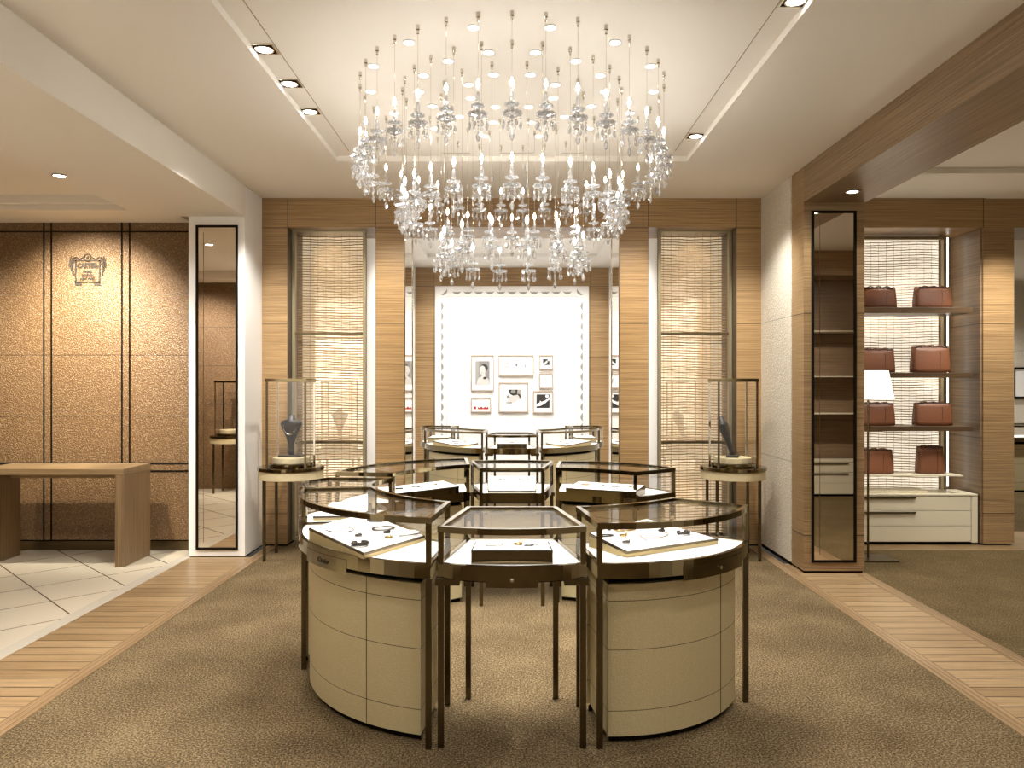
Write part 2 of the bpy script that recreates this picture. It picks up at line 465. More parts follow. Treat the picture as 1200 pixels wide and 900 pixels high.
# shell behind and beside the camera
sbox('wall_rear', -2.6, 2.6, -3.1, -3.0, 0, ZC, M['wall_cream'])
sbox('wall_rear_left', -6.2, -3.3, 2.2, 2.3, 0, LZ, M['leather_wall'])
sbox('wall_rear_left_pillar', -3.30, -2.31, 1.8, 2.3, 0, ZC, M['white'])
sbox('wall_side_left', -2.45, -2.31, -3.0, 1.8, 0, ZC, M['wall_cream'])
sbox('wall_left', -6.3, -6.2, 2.2, 7.0, 0, ZC, M['leather_wall'])
sbox('wall_side_right', 2.31, 2.45, -3.0, 1.5, 0, ZC, M['wall_cream'])
sbox('wall_rear_right_pillar', 2.31, 2.80, 1.5, 1.96, 0, ZC, M['white'])
sbox('wall_right', 9.0, 9.1, 1.5, 13.2, 0, ZC + 0.1, M['wall_cream'])
sbox('wall_rear_right', 2.80, 3.20, 1.5, 1.96, 0, ZC + 0.1, M['white'])
sbox('wall_rear_right', 3.20, 3.30, 1.5, 1.96, 0, ZC + 0.1, M['wood_plain'])
sbox('wall_rear_right', 5.00, 9.0, 1.5, 1.96, 0, ZC + 0.1, M['wood_plain'])
sbox('wall_rear_right_header', 3.30, 5.00, 1.5, 1.96, 2.945, ZC + 0.1, M['wood_plain'])
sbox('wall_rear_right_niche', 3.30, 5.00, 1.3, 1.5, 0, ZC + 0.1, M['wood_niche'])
# leather wall on the left with its inlaid lines
YL = 6.90
sbox('wall_leather', -6.2, -2.70, YL, YL + 0.15, 0.10, LZ, M['leather_wall'])
def lx(px): return (px - 600) * YL / F
def lz(py): return H + (450 - py) * YL / F
bm = bm_new()
for px in (51.5, 60.3, 143, 152):
    add_box(bm, lx(px) - 0.007, lx(px) + 0.007, YL - 0.004, YL + 0.01, 0.10, LZ)
for k in (1, 2, 3):    # the same pairs repeat outside the frame
    for px in (51.5, 60.3): add_box(bm, lx(px - 91.6 * k) - 0.007, lx(px - 91.6 * k) + 0.007, YL - 0.004, YL + 0.01, 0.10, LZ)
for py, hh in ((271.5, 0.006), (542.8, 0.007), (552, 0.007), (633.5, 0.005)):
    add_box(bm, -6.2, -2.80, YL - 0.0045, YL + 0.01, lz(py) - hh, lz(py) + hh)
struct(obj('trim_7', bm, M['black']))
sbox('baseboard_left', -6.2, -2.80, YL + 0.02, YL + 0.15, 0, 0.10, M['bronze_frame'])

# white pillar with mirror
sbox('wall_pillar_left', -2.80, -2.313, 6.65, YB + 0.1, 0.012, ZC, M['white'])
sbox('trim_8', -2.799, -2.3125, 6.651, YB + 0.05, 0, 0.012, M['black'])
def mirror_thing(x0, x1, z0, z1, y, label):
    t = thing('wall_mirror', label, 'mirror', ((x0 + x1) / 2, y, z0))
    cx = (x0 + x1) / 2; hw = (x1 - x0) / 2; hh = z1 - z0; fw = 0.018
    bm = bm_new()
    add_box(bm, -hw, -hw + fw, -0.014, 0, 0, hh); add_box(bm, hw - fw, hw, -0.014, 0, 0, hh)
    add_box(bm, -hw + fw, hw - fw, -0.014, 0, 0, fw); add_box(bm, -hw + fw, hw - fw, -0.014, 0, hh - fw, hh)
    obj('frame', bm, M['black'], t)
    bm = bm_new(); add_box(bm, -hw + fw, hw - fw, -0.006, 0, fw, hh - fw)
    obj('mirror_glass', bm, M['mirror'], t)
    bm = bm_new(); bv = 0.045        # bevelled strip of the glass
    add_box(bm, -hw + fw + bv, -hw + fw + bv + 0.003, -0.0075, -0.006, fw + bv, hh - fw - bv)
    obj('bevel_line', bm, M['bronze_frame'], t)
    return t
mirror_thing(-2.734, -2.372, 0.067, 2.874, 6.65, 'tall narrow black-edged mirror set into the white pillar')

# right wood pillar with mirror, cream textured panel, wood beam
bm = bm_new(); add_box(bm, 2.31, 2.79, 6.08, 6.34, 0.02, ZC); add_box(bm, 2.34, 2.79, 6.34, YB + 0.05, 0.02, ZC)
struct(obj('wall_pillar_right', bm, M['wood_plain']))
sbox('trim_9', 2.318, 2.78, 6.09, YB, 0, 0.02, M['black'])
mirror_thing(2.37, 2.722, 0.088, 2.87, 6.08, 'tall narrow dark-framed mirror set into the wood pillar')
sbox('trim_13', 2.306, 2.34, 6.345, YB, 0, 0.03, M['black'])
sbox('wall_right_panel', 2.305, 2.34, 6.345, YB, 0.03, ZC, M['cream_tex'])
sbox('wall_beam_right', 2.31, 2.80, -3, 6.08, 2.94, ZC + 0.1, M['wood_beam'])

# back wall: pilasters, columns and header, all in horizontal zebrano
DEPTH = 0.55
for s in (-1, 1):
    a, b = sorted((s * 2.345, s * 2.075)); sbox('wall_back', a, b, YB, YB + DEPTH, 0.02, 2.951, M['wood'])
    a, b = sorted((s * 1.262, s * 0.998)); sbox('wall_back', a, b, YB, YB + DEPTH, 0.02, 2.951, M['wood'])
    a, b = sorted((s * 2.33, s * 2.08)); sbox('baseboard_back', a, b, YB + 0.01, YB + DEPTH, 0, 0.02, M['black'])
    a, b = sorted((s * 1.25, s * 1.0)); sbox('baseboard_back', a, b, YB + 0.01, YB + DEPTH, 0, 0.02, M['black'])
    # polished inner cheek of each column
    a, b = sorted((s * 0.998, s * 0.990)); sbox('trim_10', a, b, YB + 0.03, YB + DEPTH - 0.02, 0.05, 2.93, M['mirror'])
    a, b = sorted((s * 0.998, s * 0.984)); sbox('trim_11', a, b, YB + DEPTH - 0.02, YB + DEPTH, 0.02, 2.94, M['steel'])
sbox('wall_back_header', -2.345, 2.345, YB, YB + DEPTH, 2.951, ZC + 0.1, M['wood'])

spot('rear_wall_fill', (-2.55, 3.25, LZ - 0.03), (-2.8, 2.3, 1.3), 230, 95, NEUT, 0.9, 0.05)  # added spot, no fixture; brightens the rear pillar for the screen reflection
spot('rear_wall_fill', (3.2, 3.6, ZC - 0.02), (3.0, 1.96, 1.5), 240, 90, NEUT, 0.9, 0.05)  # added likewise for the right screen's reflection
spot('rear_wall_fill', (4.6, 3.6, ZC - 0.02), (4.4, 1.96, 1.4), 35, 90, NEUT, 0.9, 0.05)  # added to light the wall reflected in the wood pillar's mirror
# added spots without fixtures that brighten the white pillar and the textured panel
spot('pillar_fill', (-1.95, 4.9, ZC - 0.02), (-2.45, 6.65, 1.5), 170, 62, NEUT, 0.9, 0.05)
spot('pillar_fill', (1.75, 5.3, ZC - 0.02), (2.31, 6.75, 1.5), 75, 62, NEUT, 0.9, 0.05)
# back room
for s in (-1, 1):
    a, b = sorted((s * 1.46, s * 1.56)); sbox('wall_back_room_left' if s < 0 else 'wall_back_room_right', a, b, YB + DEPTH, 11.35, 0, ZC + 0.06, M['white'])
    a, b = sorted((s * 1.43, s * 1.46)); sbox('trim_12', a, b, 11.25, 11.35, 0, ZC, M['white'])
YF = 11.35
M['wood_far'] = wood('far_zebrano', (0.185, 0.106, 0.044), (0.43, 0.278, 0.128), 'x', zl=(2.94, 1.9), xl=(-1.16, 1.16))
sbox('wall_far', -1.56, 1.56, YF, YF + 0.1, 0, ZC + 0.05, M['wood_far'])
def fx(px): return (px - 600) * 11.3 / F
def fz(py): return H + (450 - py) * 11.3 / F
t = thing('feature_wall_panel', 'large white lacquered wall panel with a scalloped border, mounted on the far wood wall', 'wall panel', (0, 11.33, 0.05))
bm = bm_new(); add_box(bm, -1.13, 1.13, -0.03, 0.02, 0, 2.89); obj('panel', bm, M['white'], t)
bm = bm_new()
def crescent(cx, cz, ang, r=0.068):
    n = 10; o_, i_ = [], []
    for k in range(n + 1):
        a = ang - 1.15 + 2.3 * k / n
        wv = 0.034 * math.sin(PI * k / n) + 0.0015
        for lst, rr in ((o_, r), (i_, r - wv)):
            lst.append((cx + rr * math.cos(a), cz + rr * math.sin(a)))
    rings = [[bm.verts.new((x, y, z - 0.05)) for x, z in lst] for y, lst in ((-0.035, o_), (-0.035, i_), (-0.029, i_), (-0.029, o_))]
    for k in range(n):
        for q in range(4): quad(bm, rings[q][k], rings[q][k + 1], rings[(q + 1) % 4][k + 1], rings[(q + 1) % 4][k])
for k in range(11): crescent((k - 5) * 0.163, fz(341) + 0.02, -PI / 2)
for s in (-1, 1):
    crescent(s * 1.02, fz(343) + 0.03, -PI / 2 + s * -0.8)
    for k in range(17): crescent(s * 1.075, fz(359 + 11.8 * k), 0 if s < 0 else PI)
obj('scalloped_border', bm, M['light_grey'], t)
bm = bm_new()
for x, z0, z1 in ((-0.313, 0.0, 2.74), (0.313, 0.0, 2.74)): add_box(bm, x - 0.002, x + 0.002, -0.032, -0.029, z0, z1)
for z in (2.74, 2.18 , 1.62, 1.06, 0.5): add_box(bm, -0.96, 0.96, -0.032, -0.029, z - 0.002, z + 0.002)
for s in (-1, 1): add_box(bm, s * 0.96 - 0.002, s * 0.96 + 0.002, -0.032, -0.029, 0, 2.74)
obj('joint_lines', bm, simple('panel_joint', (0.50, 0.44, 0.38), 0.8), t)

def picture(px0, py0, px1, py1, label, art):
    x0, x1, z1, z0 = fx(px0), fx(px1), fz(py0), fz(py1)
    cx, w_, h_ = (x0 + x1) / 2, x1 - x0, z1 - z0
    t = thing('picture_frame', label, 'picture', (cx, 11.297, z0), group=None)
    fw = 0.016; bm = bm_new()
    add_box(bm, -w_ / 2, -w_ / 2 + fw, -0.035, 0, 0, h_); add_box(bm, w_ / 2 - fw, w_ / 2, -0.035, 0, 0, h_)
    add_box(bm, -w_ / 2 + fw, w_ / 2 - fw, -0.035, 0, 0, fw); add_box(bm, -w_ / 2 + fw, w_ / 2 - fw, -0.035, 0, h_ - fw, h_)
    obj('frame', bm, M['frame_wood'], t)
    bm = bm_new(); add_box(bm, -w_ / 2 + fw, w_ / 2 - fw, -0.020, 0, fw, h_ - fw); obj('mount', bm, M['paper'], t)
    mats = {}
    for k, (mat, kind, *a) in enumerate(art):
        lay = 0.0205 + 0.0006 * (k + 1)
        b2 = mats.setdefault(mat, [bm_new(), None])[0]
        if kind == 'b':       # box, fractions of the frame
            u0, v0, u1, v1 = a
            add_box(b2, -w_ / 2 + u0 * w_, -w_ / 2 + u1 * w_, -lay, -0.019, h_ * (1 - v1), h_ * (1 - v0))
        else:                 # polygon / ellipse
            if kind == 'e':
                cu, cv, ru, rv = a; pts = [(cu + ru * math.cos(2 * PI * q / 18), cv + rv * math.sin(2 * PI * q / 18)) for q in range(18)]
            else: pts = a[0]
            f_ = [b2.verts.new((-w_ / 2 + u * w_, -lay, h_ * (1 - v))) for u, v in pts]
            g_ = [b2.verts.new((-w_ / 2 + u * w_, -0.019, h_ * (1 - v))) for u, v in pts]
            n = len(pts)
            b2.faces.new(f_); b2.faces.new(g_[::-1])
            for q in range(n): b2.faces.new((f_[q], f_[(q + 1) % n], g_[(q + 1) % n], g_[q]))
    for mat, (b2, _) in mats.items(): obj('print', b2, M[mat], t)
picture(552, 416, 579, 458, 'tall framed portrait photograph of a dark-haired person, highest at left', [
    ('grey', 'b', .19, .17, .81, .83), ('light_grey', 'b', .19, .17, .35, .83),
    ('skin_print', 'p', [(.24, .83), (.30, .66), (.44, .60), (.60, .60), (.76, .68), (.80, .83)]),
    ('ink', 'e', .57, .36, .165, .105), ('skin_print', 'e', .50, .43, .13, .13),
    ('skin_print', 'b', .46, .52, .62, .64), ('ink', 'e', .60, .645, .075, .035), ('ink', 'e', .50, .405, .03, .006), ('grey', 'e', .47, .50, .035, .010)])
picture(584, 416, 625.5, 440.5, 'wide framed drawing sheet with three small faint sketches', [
    ('light_grey', 'e', .24, .48, .06, .13), ('paper', 'e', .24, .48, .035, .08), ('light_grey', 'e', .51, .48, .03, .08), ('ink', 'e', .51, .48, .014, .04),
    ('light_grey', 'p', [(.73, .60), (.76, .35), (.79, .60)])])
picture(631.5, 416, 648, 433, 'small square frame with a tiny black and white photo, top right', [
    ('ink', 'b', .28, .28, .75, .70), ('paper', 'p', [(.28, .60), (.45, .50), (.55, .38), (.62, .48), (.45, .64), (.28, .70)]), ('paper', 'e', .68, .35, .06, .07)])
picture(631.5, 437.5, 648, 455, 'small square frame with one faint sketch, below the tiny photo', [
    ('light_grey', 'p', [(.42, .38), (.50, .36), (.56, .50), (.52, .62), (.46, .60), (.52, .50)])])
picture(584.5, 448, 619, 483, 'large square frame holding a grey photograph of hands with jewels', [
    ('light_grey', 'b', .55, .24, .78, .55), ('ink', 'p', [(.33, .24), (.64, .24), (.62, .42), (.48, .45), (.38, .40)]), ('grey', 'e', .49, .31, .08, .06),
    ('skin_print', 'p', [(.40, .46), (.66, .42), (.70, .55), (.55, .66), (.30, .70), (.28, .62)]), ('ink', 'p', [(.62, .40), (.68, .38), (.78, .48), (.74, .52)]),
    ('grey', 'e', .32, .48, .06, .05), ('light_grey', 'b', .24, .66, .45, .70)])
picture(624.5, 458, 648, 484, 'square frame with a bold black photo of a white hand, lower right', [
    ('ink', 'b', .17, .16, .83, .77), ('paper', 'p', [(.17, .60), (.35, .52), (.34, .44), (.42, .50), (.60, .44), (.82, .28), (.83, .38), (.60, .56), (.36, .68), (.17, .70)]), ('paper', 'e', .70, .24, .08, .07)])
picture(552, 465.5, 575.5, 483, 'small wide frame with a row of red shapes, lower left', [
    ('red', 'b', .14, .62, .26, .80), ('red', 'p', [(.32, .80), (.36, .64), (.44, .72), (.52, .60), (.60, .74), (.70, .62), (.78, .70), (.86, .60), (.88, .80)])])

# right part: niche wall
YN = 7.12
bm = bm_new()
add_box(bm, 2.79, 5.2, YN, YN + 0.6, 2.951, ZC + 0.1)
add_box(bm, 5.2, 9.0, YN, YN + 0.15, 2.951, ZC + 0.1)
struct(obj('wall_niche_header', bm, M['wood']))
bm = bm_new(); add_box(bm, 4.37, 4.655, YN, YN + 0.60, 0.02, 2.951)
struct(obj('wall_niche_column', bm, M['wood_plain']))
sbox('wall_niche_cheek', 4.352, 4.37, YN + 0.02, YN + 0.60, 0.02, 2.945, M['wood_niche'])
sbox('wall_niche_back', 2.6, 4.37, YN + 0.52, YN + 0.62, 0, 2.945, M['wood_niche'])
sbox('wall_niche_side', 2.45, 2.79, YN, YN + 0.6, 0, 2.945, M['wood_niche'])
sbox('wall_back_east', 6.6, 9.0, YN, YN + 0.15, 0, 2.945, M['wood_plain'])
# farther room behind the opening at the right
sbox('wall_side_room', 4.4, 9.1, 12.9, 13.0, 0, ZC, M['cream_tex'])
sbox('wall_side_room_left', 4.38, 4.42, YN + 0.6, 12.9, 0, ZC, M['wall_cream'])

# ------------------------------------------------------------ woven wire screens
def woven_screen(x0, x1, yf, z0, z1, yback, label, bars, backing, left_back=None, right_back=None, wire='wire_gold'):
    t = thing('woven_wire_screen', label, 'screen', ((x0 + x1) / 2, yf, 0))
    hw = (x1 - x0) / 2; fw = 0.030; bm = bm_new()
    add_box(bm, -hw, -hw + fw, 0, 0.05, z0, z1); add_box(bm, hw - fw, hw, 0, 0.05, z0, z1)
    add_box(bm, -hw + fw, hw - fw, 0, 0.05, z1 - fw, z1); add_box(bm, -hw + fw, hw - fw, 0, 0.05, z0, z0 + fw)
    obj('frame', bm, M['screen_frame'], t)
    for zb in bars:
        bm = bm_new(); add_box(bm, -hw + fw, hw - fw, 0.0, 0.03, zb - 0.012, zb + 0.012); obj('crossbar', bm, M['bronze_frame'], t)
    bm = bm_new(); step = 0.026; nz = int((z1 - z0 - 2 * fw) / step); nx = 26
    for k in range(nz):
        z = z0 + fw + step * (k + 0.5); ph = random.uniform(0, 6.28)
        pr = None
        for i in range(nx + 1):
            u = -hw + fw + (2 * hw - 2 * fw) * i / nx
            zz = z + 0.006 * math.sin(u * 6 + z * 1.7) + 0.0018 * math.sin(u * 31 + ph)
            yy = 0.10 + 0.006 * math.sin(u * 9)
            wv = 0.0042
            c = [bm.verts.new((u, yy, zz - wv)), bm.verts.new((u, yy - 0.003, zz)), bm.verts.new((u, yy, zz + wv)), bm.verts.new((u, yy + 0.003, zz))]
            if pr:
                for q in range(4): bm.faces.new((pr[q], c[q], c[(q + 1) % 4], pr[(q + 1) % 4]))
            pr = c
    for i in range(int(2 * hw / 0.075)):
        u = -hw + fw + 0.04 + 0.075 * i
        if u > hw - fw: break
        add_box(bm, u - 0.0012, u + 0.0012, 0.104, 0.1065, z0 + fw, z1 - fw)
    obj('wire_curtain', bm, M[wire], t)
    lb = (left_back if left_back is not None else x0) - (x0 + x1) / 2; rb = (right_back if right_back is not None else x1) - (x0 + x1) / 2
    bm = bm_new(); add_box(bm, lb, rb, yback - yf, yback - yf + 0.012, z0, z1)
    obj('backing_panel', bm, backing, t)
    return t
# warm backing: gold-tinted mirror with an added glow to brighten the screens
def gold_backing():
    m, nt, b = new_mat('glowing_gilt_mirror')
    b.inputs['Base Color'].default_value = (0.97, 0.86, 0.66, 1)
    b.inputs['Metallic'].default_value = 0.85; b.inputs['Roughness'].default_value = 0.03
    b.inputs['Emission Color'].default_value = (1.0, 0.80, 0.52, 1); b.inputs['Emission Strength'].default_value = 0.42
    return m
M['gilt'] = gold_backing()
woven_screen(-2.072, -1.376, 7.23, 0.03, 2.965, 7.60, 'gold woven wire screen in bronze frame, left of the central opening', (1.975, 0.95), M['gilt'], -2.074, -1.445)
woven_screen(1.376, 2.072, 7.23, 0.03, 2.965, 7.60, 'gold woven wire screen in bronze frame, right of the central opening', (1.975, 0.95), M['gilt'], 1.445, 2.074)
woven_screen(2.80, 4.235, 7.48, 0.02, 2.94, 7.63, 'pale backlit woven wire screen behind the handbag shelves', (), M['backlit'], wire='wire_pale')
box_ = box('light_slot', 4.245, 4.262, 7.50, 7.52, 0.5, 2.93, M['led']); tag(box_, 'thin vertical line of light beside the handbag shelves', 'light')

# ------------------------------------------------------------ lights: fixtures with their lamps, and spots without fixtures
def round_downlight_proto():
    t = thing('round_downlight', 'x', 'ceiling light')
    bm = bm_new(); add_lathe(bm, [(0.031, 0.0), (0.031, -0.004), (0.026, -0.005), (0.026, 0.0)], 24); obj('rim', bm, M['white'], t)
    bm = bm_new(); add_lathe(bm, [(0.026, -0.001), (0.026, -0.0045)], 24); obj('lens', bm, M['lampglow'], t)
    return t
CX, CYC = 0.0, 4.645
rproto = round_downlight_proto(); first = True
ring_names = ((0.85, 0.85, 14, 'outer'), (0.557, 0.557, 14, 'middle'), (0.275, 0.275, 8, 'inner'))
def clock_phrase(t_deg):
    """position round a ring seen from the entrance: 0 = nearest"""
    d = t_deg % 360
    if d > 180: d -= 360
    side = 'right' if d > 0 else 'left'
    a = abs(d)
    if a < 1: return 'nearest the entrance'
    if a > 179: return 'farthest from the entrance'
    q = 'front' if a < 60 else ('flank' if a < 120 else 'rear')
    return side, q
def ordinals(n): return ['first', 'second', 'third', 'fourth', 'fifth', 'sixth', 'seventh', 'eighth', 'ninth', 'tenth', 'eleventh', 'twelfth', 'thirteenth', 'fourteenth', 'fifteenth', 'sixteenth', 'seventeenth', 'eighteenth'][n]
for a_, b_, n, nm in ring_names:
    for k in range(n):
        th = 2 * PI * (k + 0.5) / n
        x, y = a_ * math.sin(th), CYC - 0.03 - b_ * math.cos(th)
        side = 'right' if k < n / 2 else 'left'; idx = k if k < n / 2 else n - 1 - k
        lab = f'round downlight in the {nm} ceiling ring, {ordinals(idx)} back from the front on the {side}'
        if first: r = rproto; first = False; r.location = (x, y, TC); r['label'] = lab
        else: r = dup(rproto, (x, y, TC), 0, lab)
        r['group'] = 'round downlights above the showcases'
for a_, b_, n, nm in ring_names:
    for k in range(n):
        th = 2 * PI * (k + 0.5) / n
        x, y = a_ * math.sin(th), CYC - 0.03 - b_ * math.cos(th)
        spot('downlight_beam', (x, y, TC - 0.012), (x * 1.25, CYC + (y - CYC) * 1.25, 0), P_RINGSPOT, 95, NEUT, 0.8)

def square_lamp(x, y, z, label, power, target=None, angle=110, group='square recessed lamps', s=0.062, col=NEUT):
    t = thing('recessed_lamp', label, 'ceiling light', (x, y, z), 0, group)
    bm = bm_new()
    add_box(bm, -s, -s + .008, -s, s, -0.005, 0.0); add_box(bm, s - .008, s, -s, s, -0.005, 0.0)
    add_box(bm, -s + .008, s - .008, -s, -s + .008, -0.005, 0.0); add_box(bm, -s + .008, s - .008, s - .008, s, -0.005, 0.0)
    obj('trim_frame', bm, M['steel'], t)
    bm = bm_new(); add_box(bm, -s + .008, s - .008, -s + .008, s - .008, -0.0025, -0.0005); obj('housing', bm, M['black'], t)
    bm = bm_new(); add_lathe(bm, [(0.048, -0.0026), (0.050, -0.008), (0.044, -0.010), (0.040, -0.004)], 24); obj('reflector_ring', bm, M['steel'], t)
    bm = bm_new(); add_lathe(bm, [(0.038, -0.003), (0.038, -0.008)], 20); obj('lamp_lens', bm, M['lampglow'], t)
    if power: spot('lamp_beam', (x, y, z - 0.015), target or (x, y, 0), power, angle, col, 0.7)
    return t
square_lamp(-1.30, 4.03, TC, 'square recessed lamp in the ceiling left of the chandelier, nearest', P_SQUARE)
square_lamp(-1.30, 4.49, TC, 'square recessed lamp left of the chandelier, middle of the three', P_SQUARE)
square_lamp(-1.30, 4.95, TC, 'square recessed lamp left of the chandelier, farthest of the three', P_SQUARE)
square_lamp(1.30, 3.52, TC, 'square recessed lamp in the ceiling right of the chandelier, nearest, cut by the top edge', P_SQUARE)
square_lamp(1.30, 5.44, TC, 'square recessed lamp in the ceiling right of the chandelier, farther back', P_SQUARE)
square_lamp(2.54, 5.73, 2.94, 'small recessed lamp in the underside of the dark wood beam', P_NICHE, (2.5, 6.2, 0), 100, s=0.05)
square_lamp(-3.14, 5.33, LZ, 'small recessed lamp in the lowered ceiling at the left', 22, (-3.1, 5.6, 0), 90, s=0.035, col=WARM)
# wash on the leather wall and the tiled bay (spots in the left bay ceiling, above the frame)
spot('wall_wash', (-3.62, 5.85, 2.93), (-3.78, 6.9, 1.72), P_LEATHER, 92, WARM, 1.0, 0.05)
spot('wall_wash', (-5.2, 5.4, 2.99), (-5.2, 6.9, 1.4), P_LEATHER * 0.22, 80, WARM, 1.0, 0.05)
spot('bay_spot', (-3.0, 3.9, 2.93), (-2.95, 2.3, 1.2), 200, 110, NEUT, 0.8, 0.05)  # added spot on the rear pillar, for its reflection in the screen
spot('bay_spot', (-4.4, 3.4, 3.0), (-4.4, 2.3, 1.5), 240, 90, NEUT, 0.8, 0.05)  # added spot on the rear leather wall, for the pillar mirror
spot('bay_spot', (-3.9, 4.0, 3.0), (-3.9, 4.9, 0), 110, 110, NEUT, 0.8, 0.05)
# added fill spots near the entrance, no fixtures, behind and above the camera
for x, y in ((-1.3, 1.2), (1.3, 1.2), (-1.3, 2.4), (1.3, 2.4), (0, -1.0), (-1.3, -1.6), (1.3, -1.6)):
    spot('entrance_fill', (x, y, TC - 0.02 if y > 0.6 else ZC - 0.02), (x * 0.9, y + 0.3, 0), 66 if y > 0 else 150, 115, NEUT, 0.8, 0.05)
# back room
for x in (-0.95, -0.32, 0.32, 0.95):
    spot('panel_wash', (x, 10.25, 3.20), (x * 0.95, 11.3, 1.75), P_FAR, 84, NEUT, 0.9, 0.05)
for x, y in ((-0.9, 9.2), (0.9, 9.2), (0, 9.4), (-0.8, 8.3), (0.8, 8.3)):
    spot('back_room_downlight', (x, y, 3.19), (x * 0.9, y + 0.1, 0), 95, 130, NEUT, 0.8, 0.05)
# lamps over the side vitrines
for s in (-1, 1):
    spot('vitrine_spot', (s * 1.85, 6.1, ZC - 0.02), (s * 2.1, 7.0, 1.1), P_NICHE * 5.0, 75, NEUT, 0.8, 0.04)
    spot('column_wash', (s * 1.15, 6.05, ZC - 0.02), (s * 1.15, 7.1, 1.5), P_NICHE * 7.5, 80, WARM, 1.0, 0.04)
    spot('gap_light', (s * 1.72, 7.15, 2.93), (s * 1.72, 7.50, 0.6), P_NICHE * 0.6, 120, WARM, 0.9, 0.04)
# right room
for x, y in ((4.0, 4.4), (6.0, 4.4), (4.3, 6.2)):
    spot('right_room_downlight', (x, y, ZC + 0.03 if y < 6.2 else ZC - 0.01), (x, y + 0.4, 0), P_RIGHT, 110, NEUT, 0.8, 0.05)
spot('column_wash', (4.5, 6.35, ZC - 0.02), (4.52, 7.1, 1.8), P_NICHE * 6, 60, WARM, 1.0, 0.04)
for x in (3.2, 3.9): spot('niche_light', (x, 7.22, 2.93), (x, 7.36, 0), P_NICHE * 0.6, 110, NEUT, 0.8, 0.03)
for x, y in ((6.8, 10), (8, 10), (7.4, 12)):
    spot('side_room_downlight', (x, y, 3.19), (x, y + 0.3, 0), 150, 125, NEUT, 0.8, 0.05)

# ------------------------------------------------------------ showcases
def arc(p, q, sag, n=18):
    """points from p to q bulging by sag to the right-hand side of the direction p->q"""
    p, q = Vector(p), Vector(q); ch = (q - p).length
    if abs(sag) < 1e-4: return [tuple(p), tuple(q)]
    R = (ch * ch / 4 + sag * sag) / (2 * abs(sag)); mid = (p + q) / 2; d = (q - p).normalized()
    nrm = Vector((d.y, -d.x)) * (1 if sag > 0 else -1)
    c = mid - nrm * (R - abs(sag)); a0 = math.atan2(*(p - c).yx); a1 = math.atan2(*(q - c).yx)
    while a1 - a0 > PI: a1 -= 2 * PI
    while a1 - a0 < -PI: a1 += 2 * PI
    return [(c.x + R * math.cos(a0 + (a1 - a0) * i / n), c.y + R * math.sin(a0 + (a1 - a0) * i / n)) for i in range(n + 1)]

def ccw(pts):
    a = sum(pts[i - 1][0] * pts[i][1] - pts[i][0] * pts[i - 1][1] for i in range(len(pts)))
    return pts if a > 0 else pts[::-1]

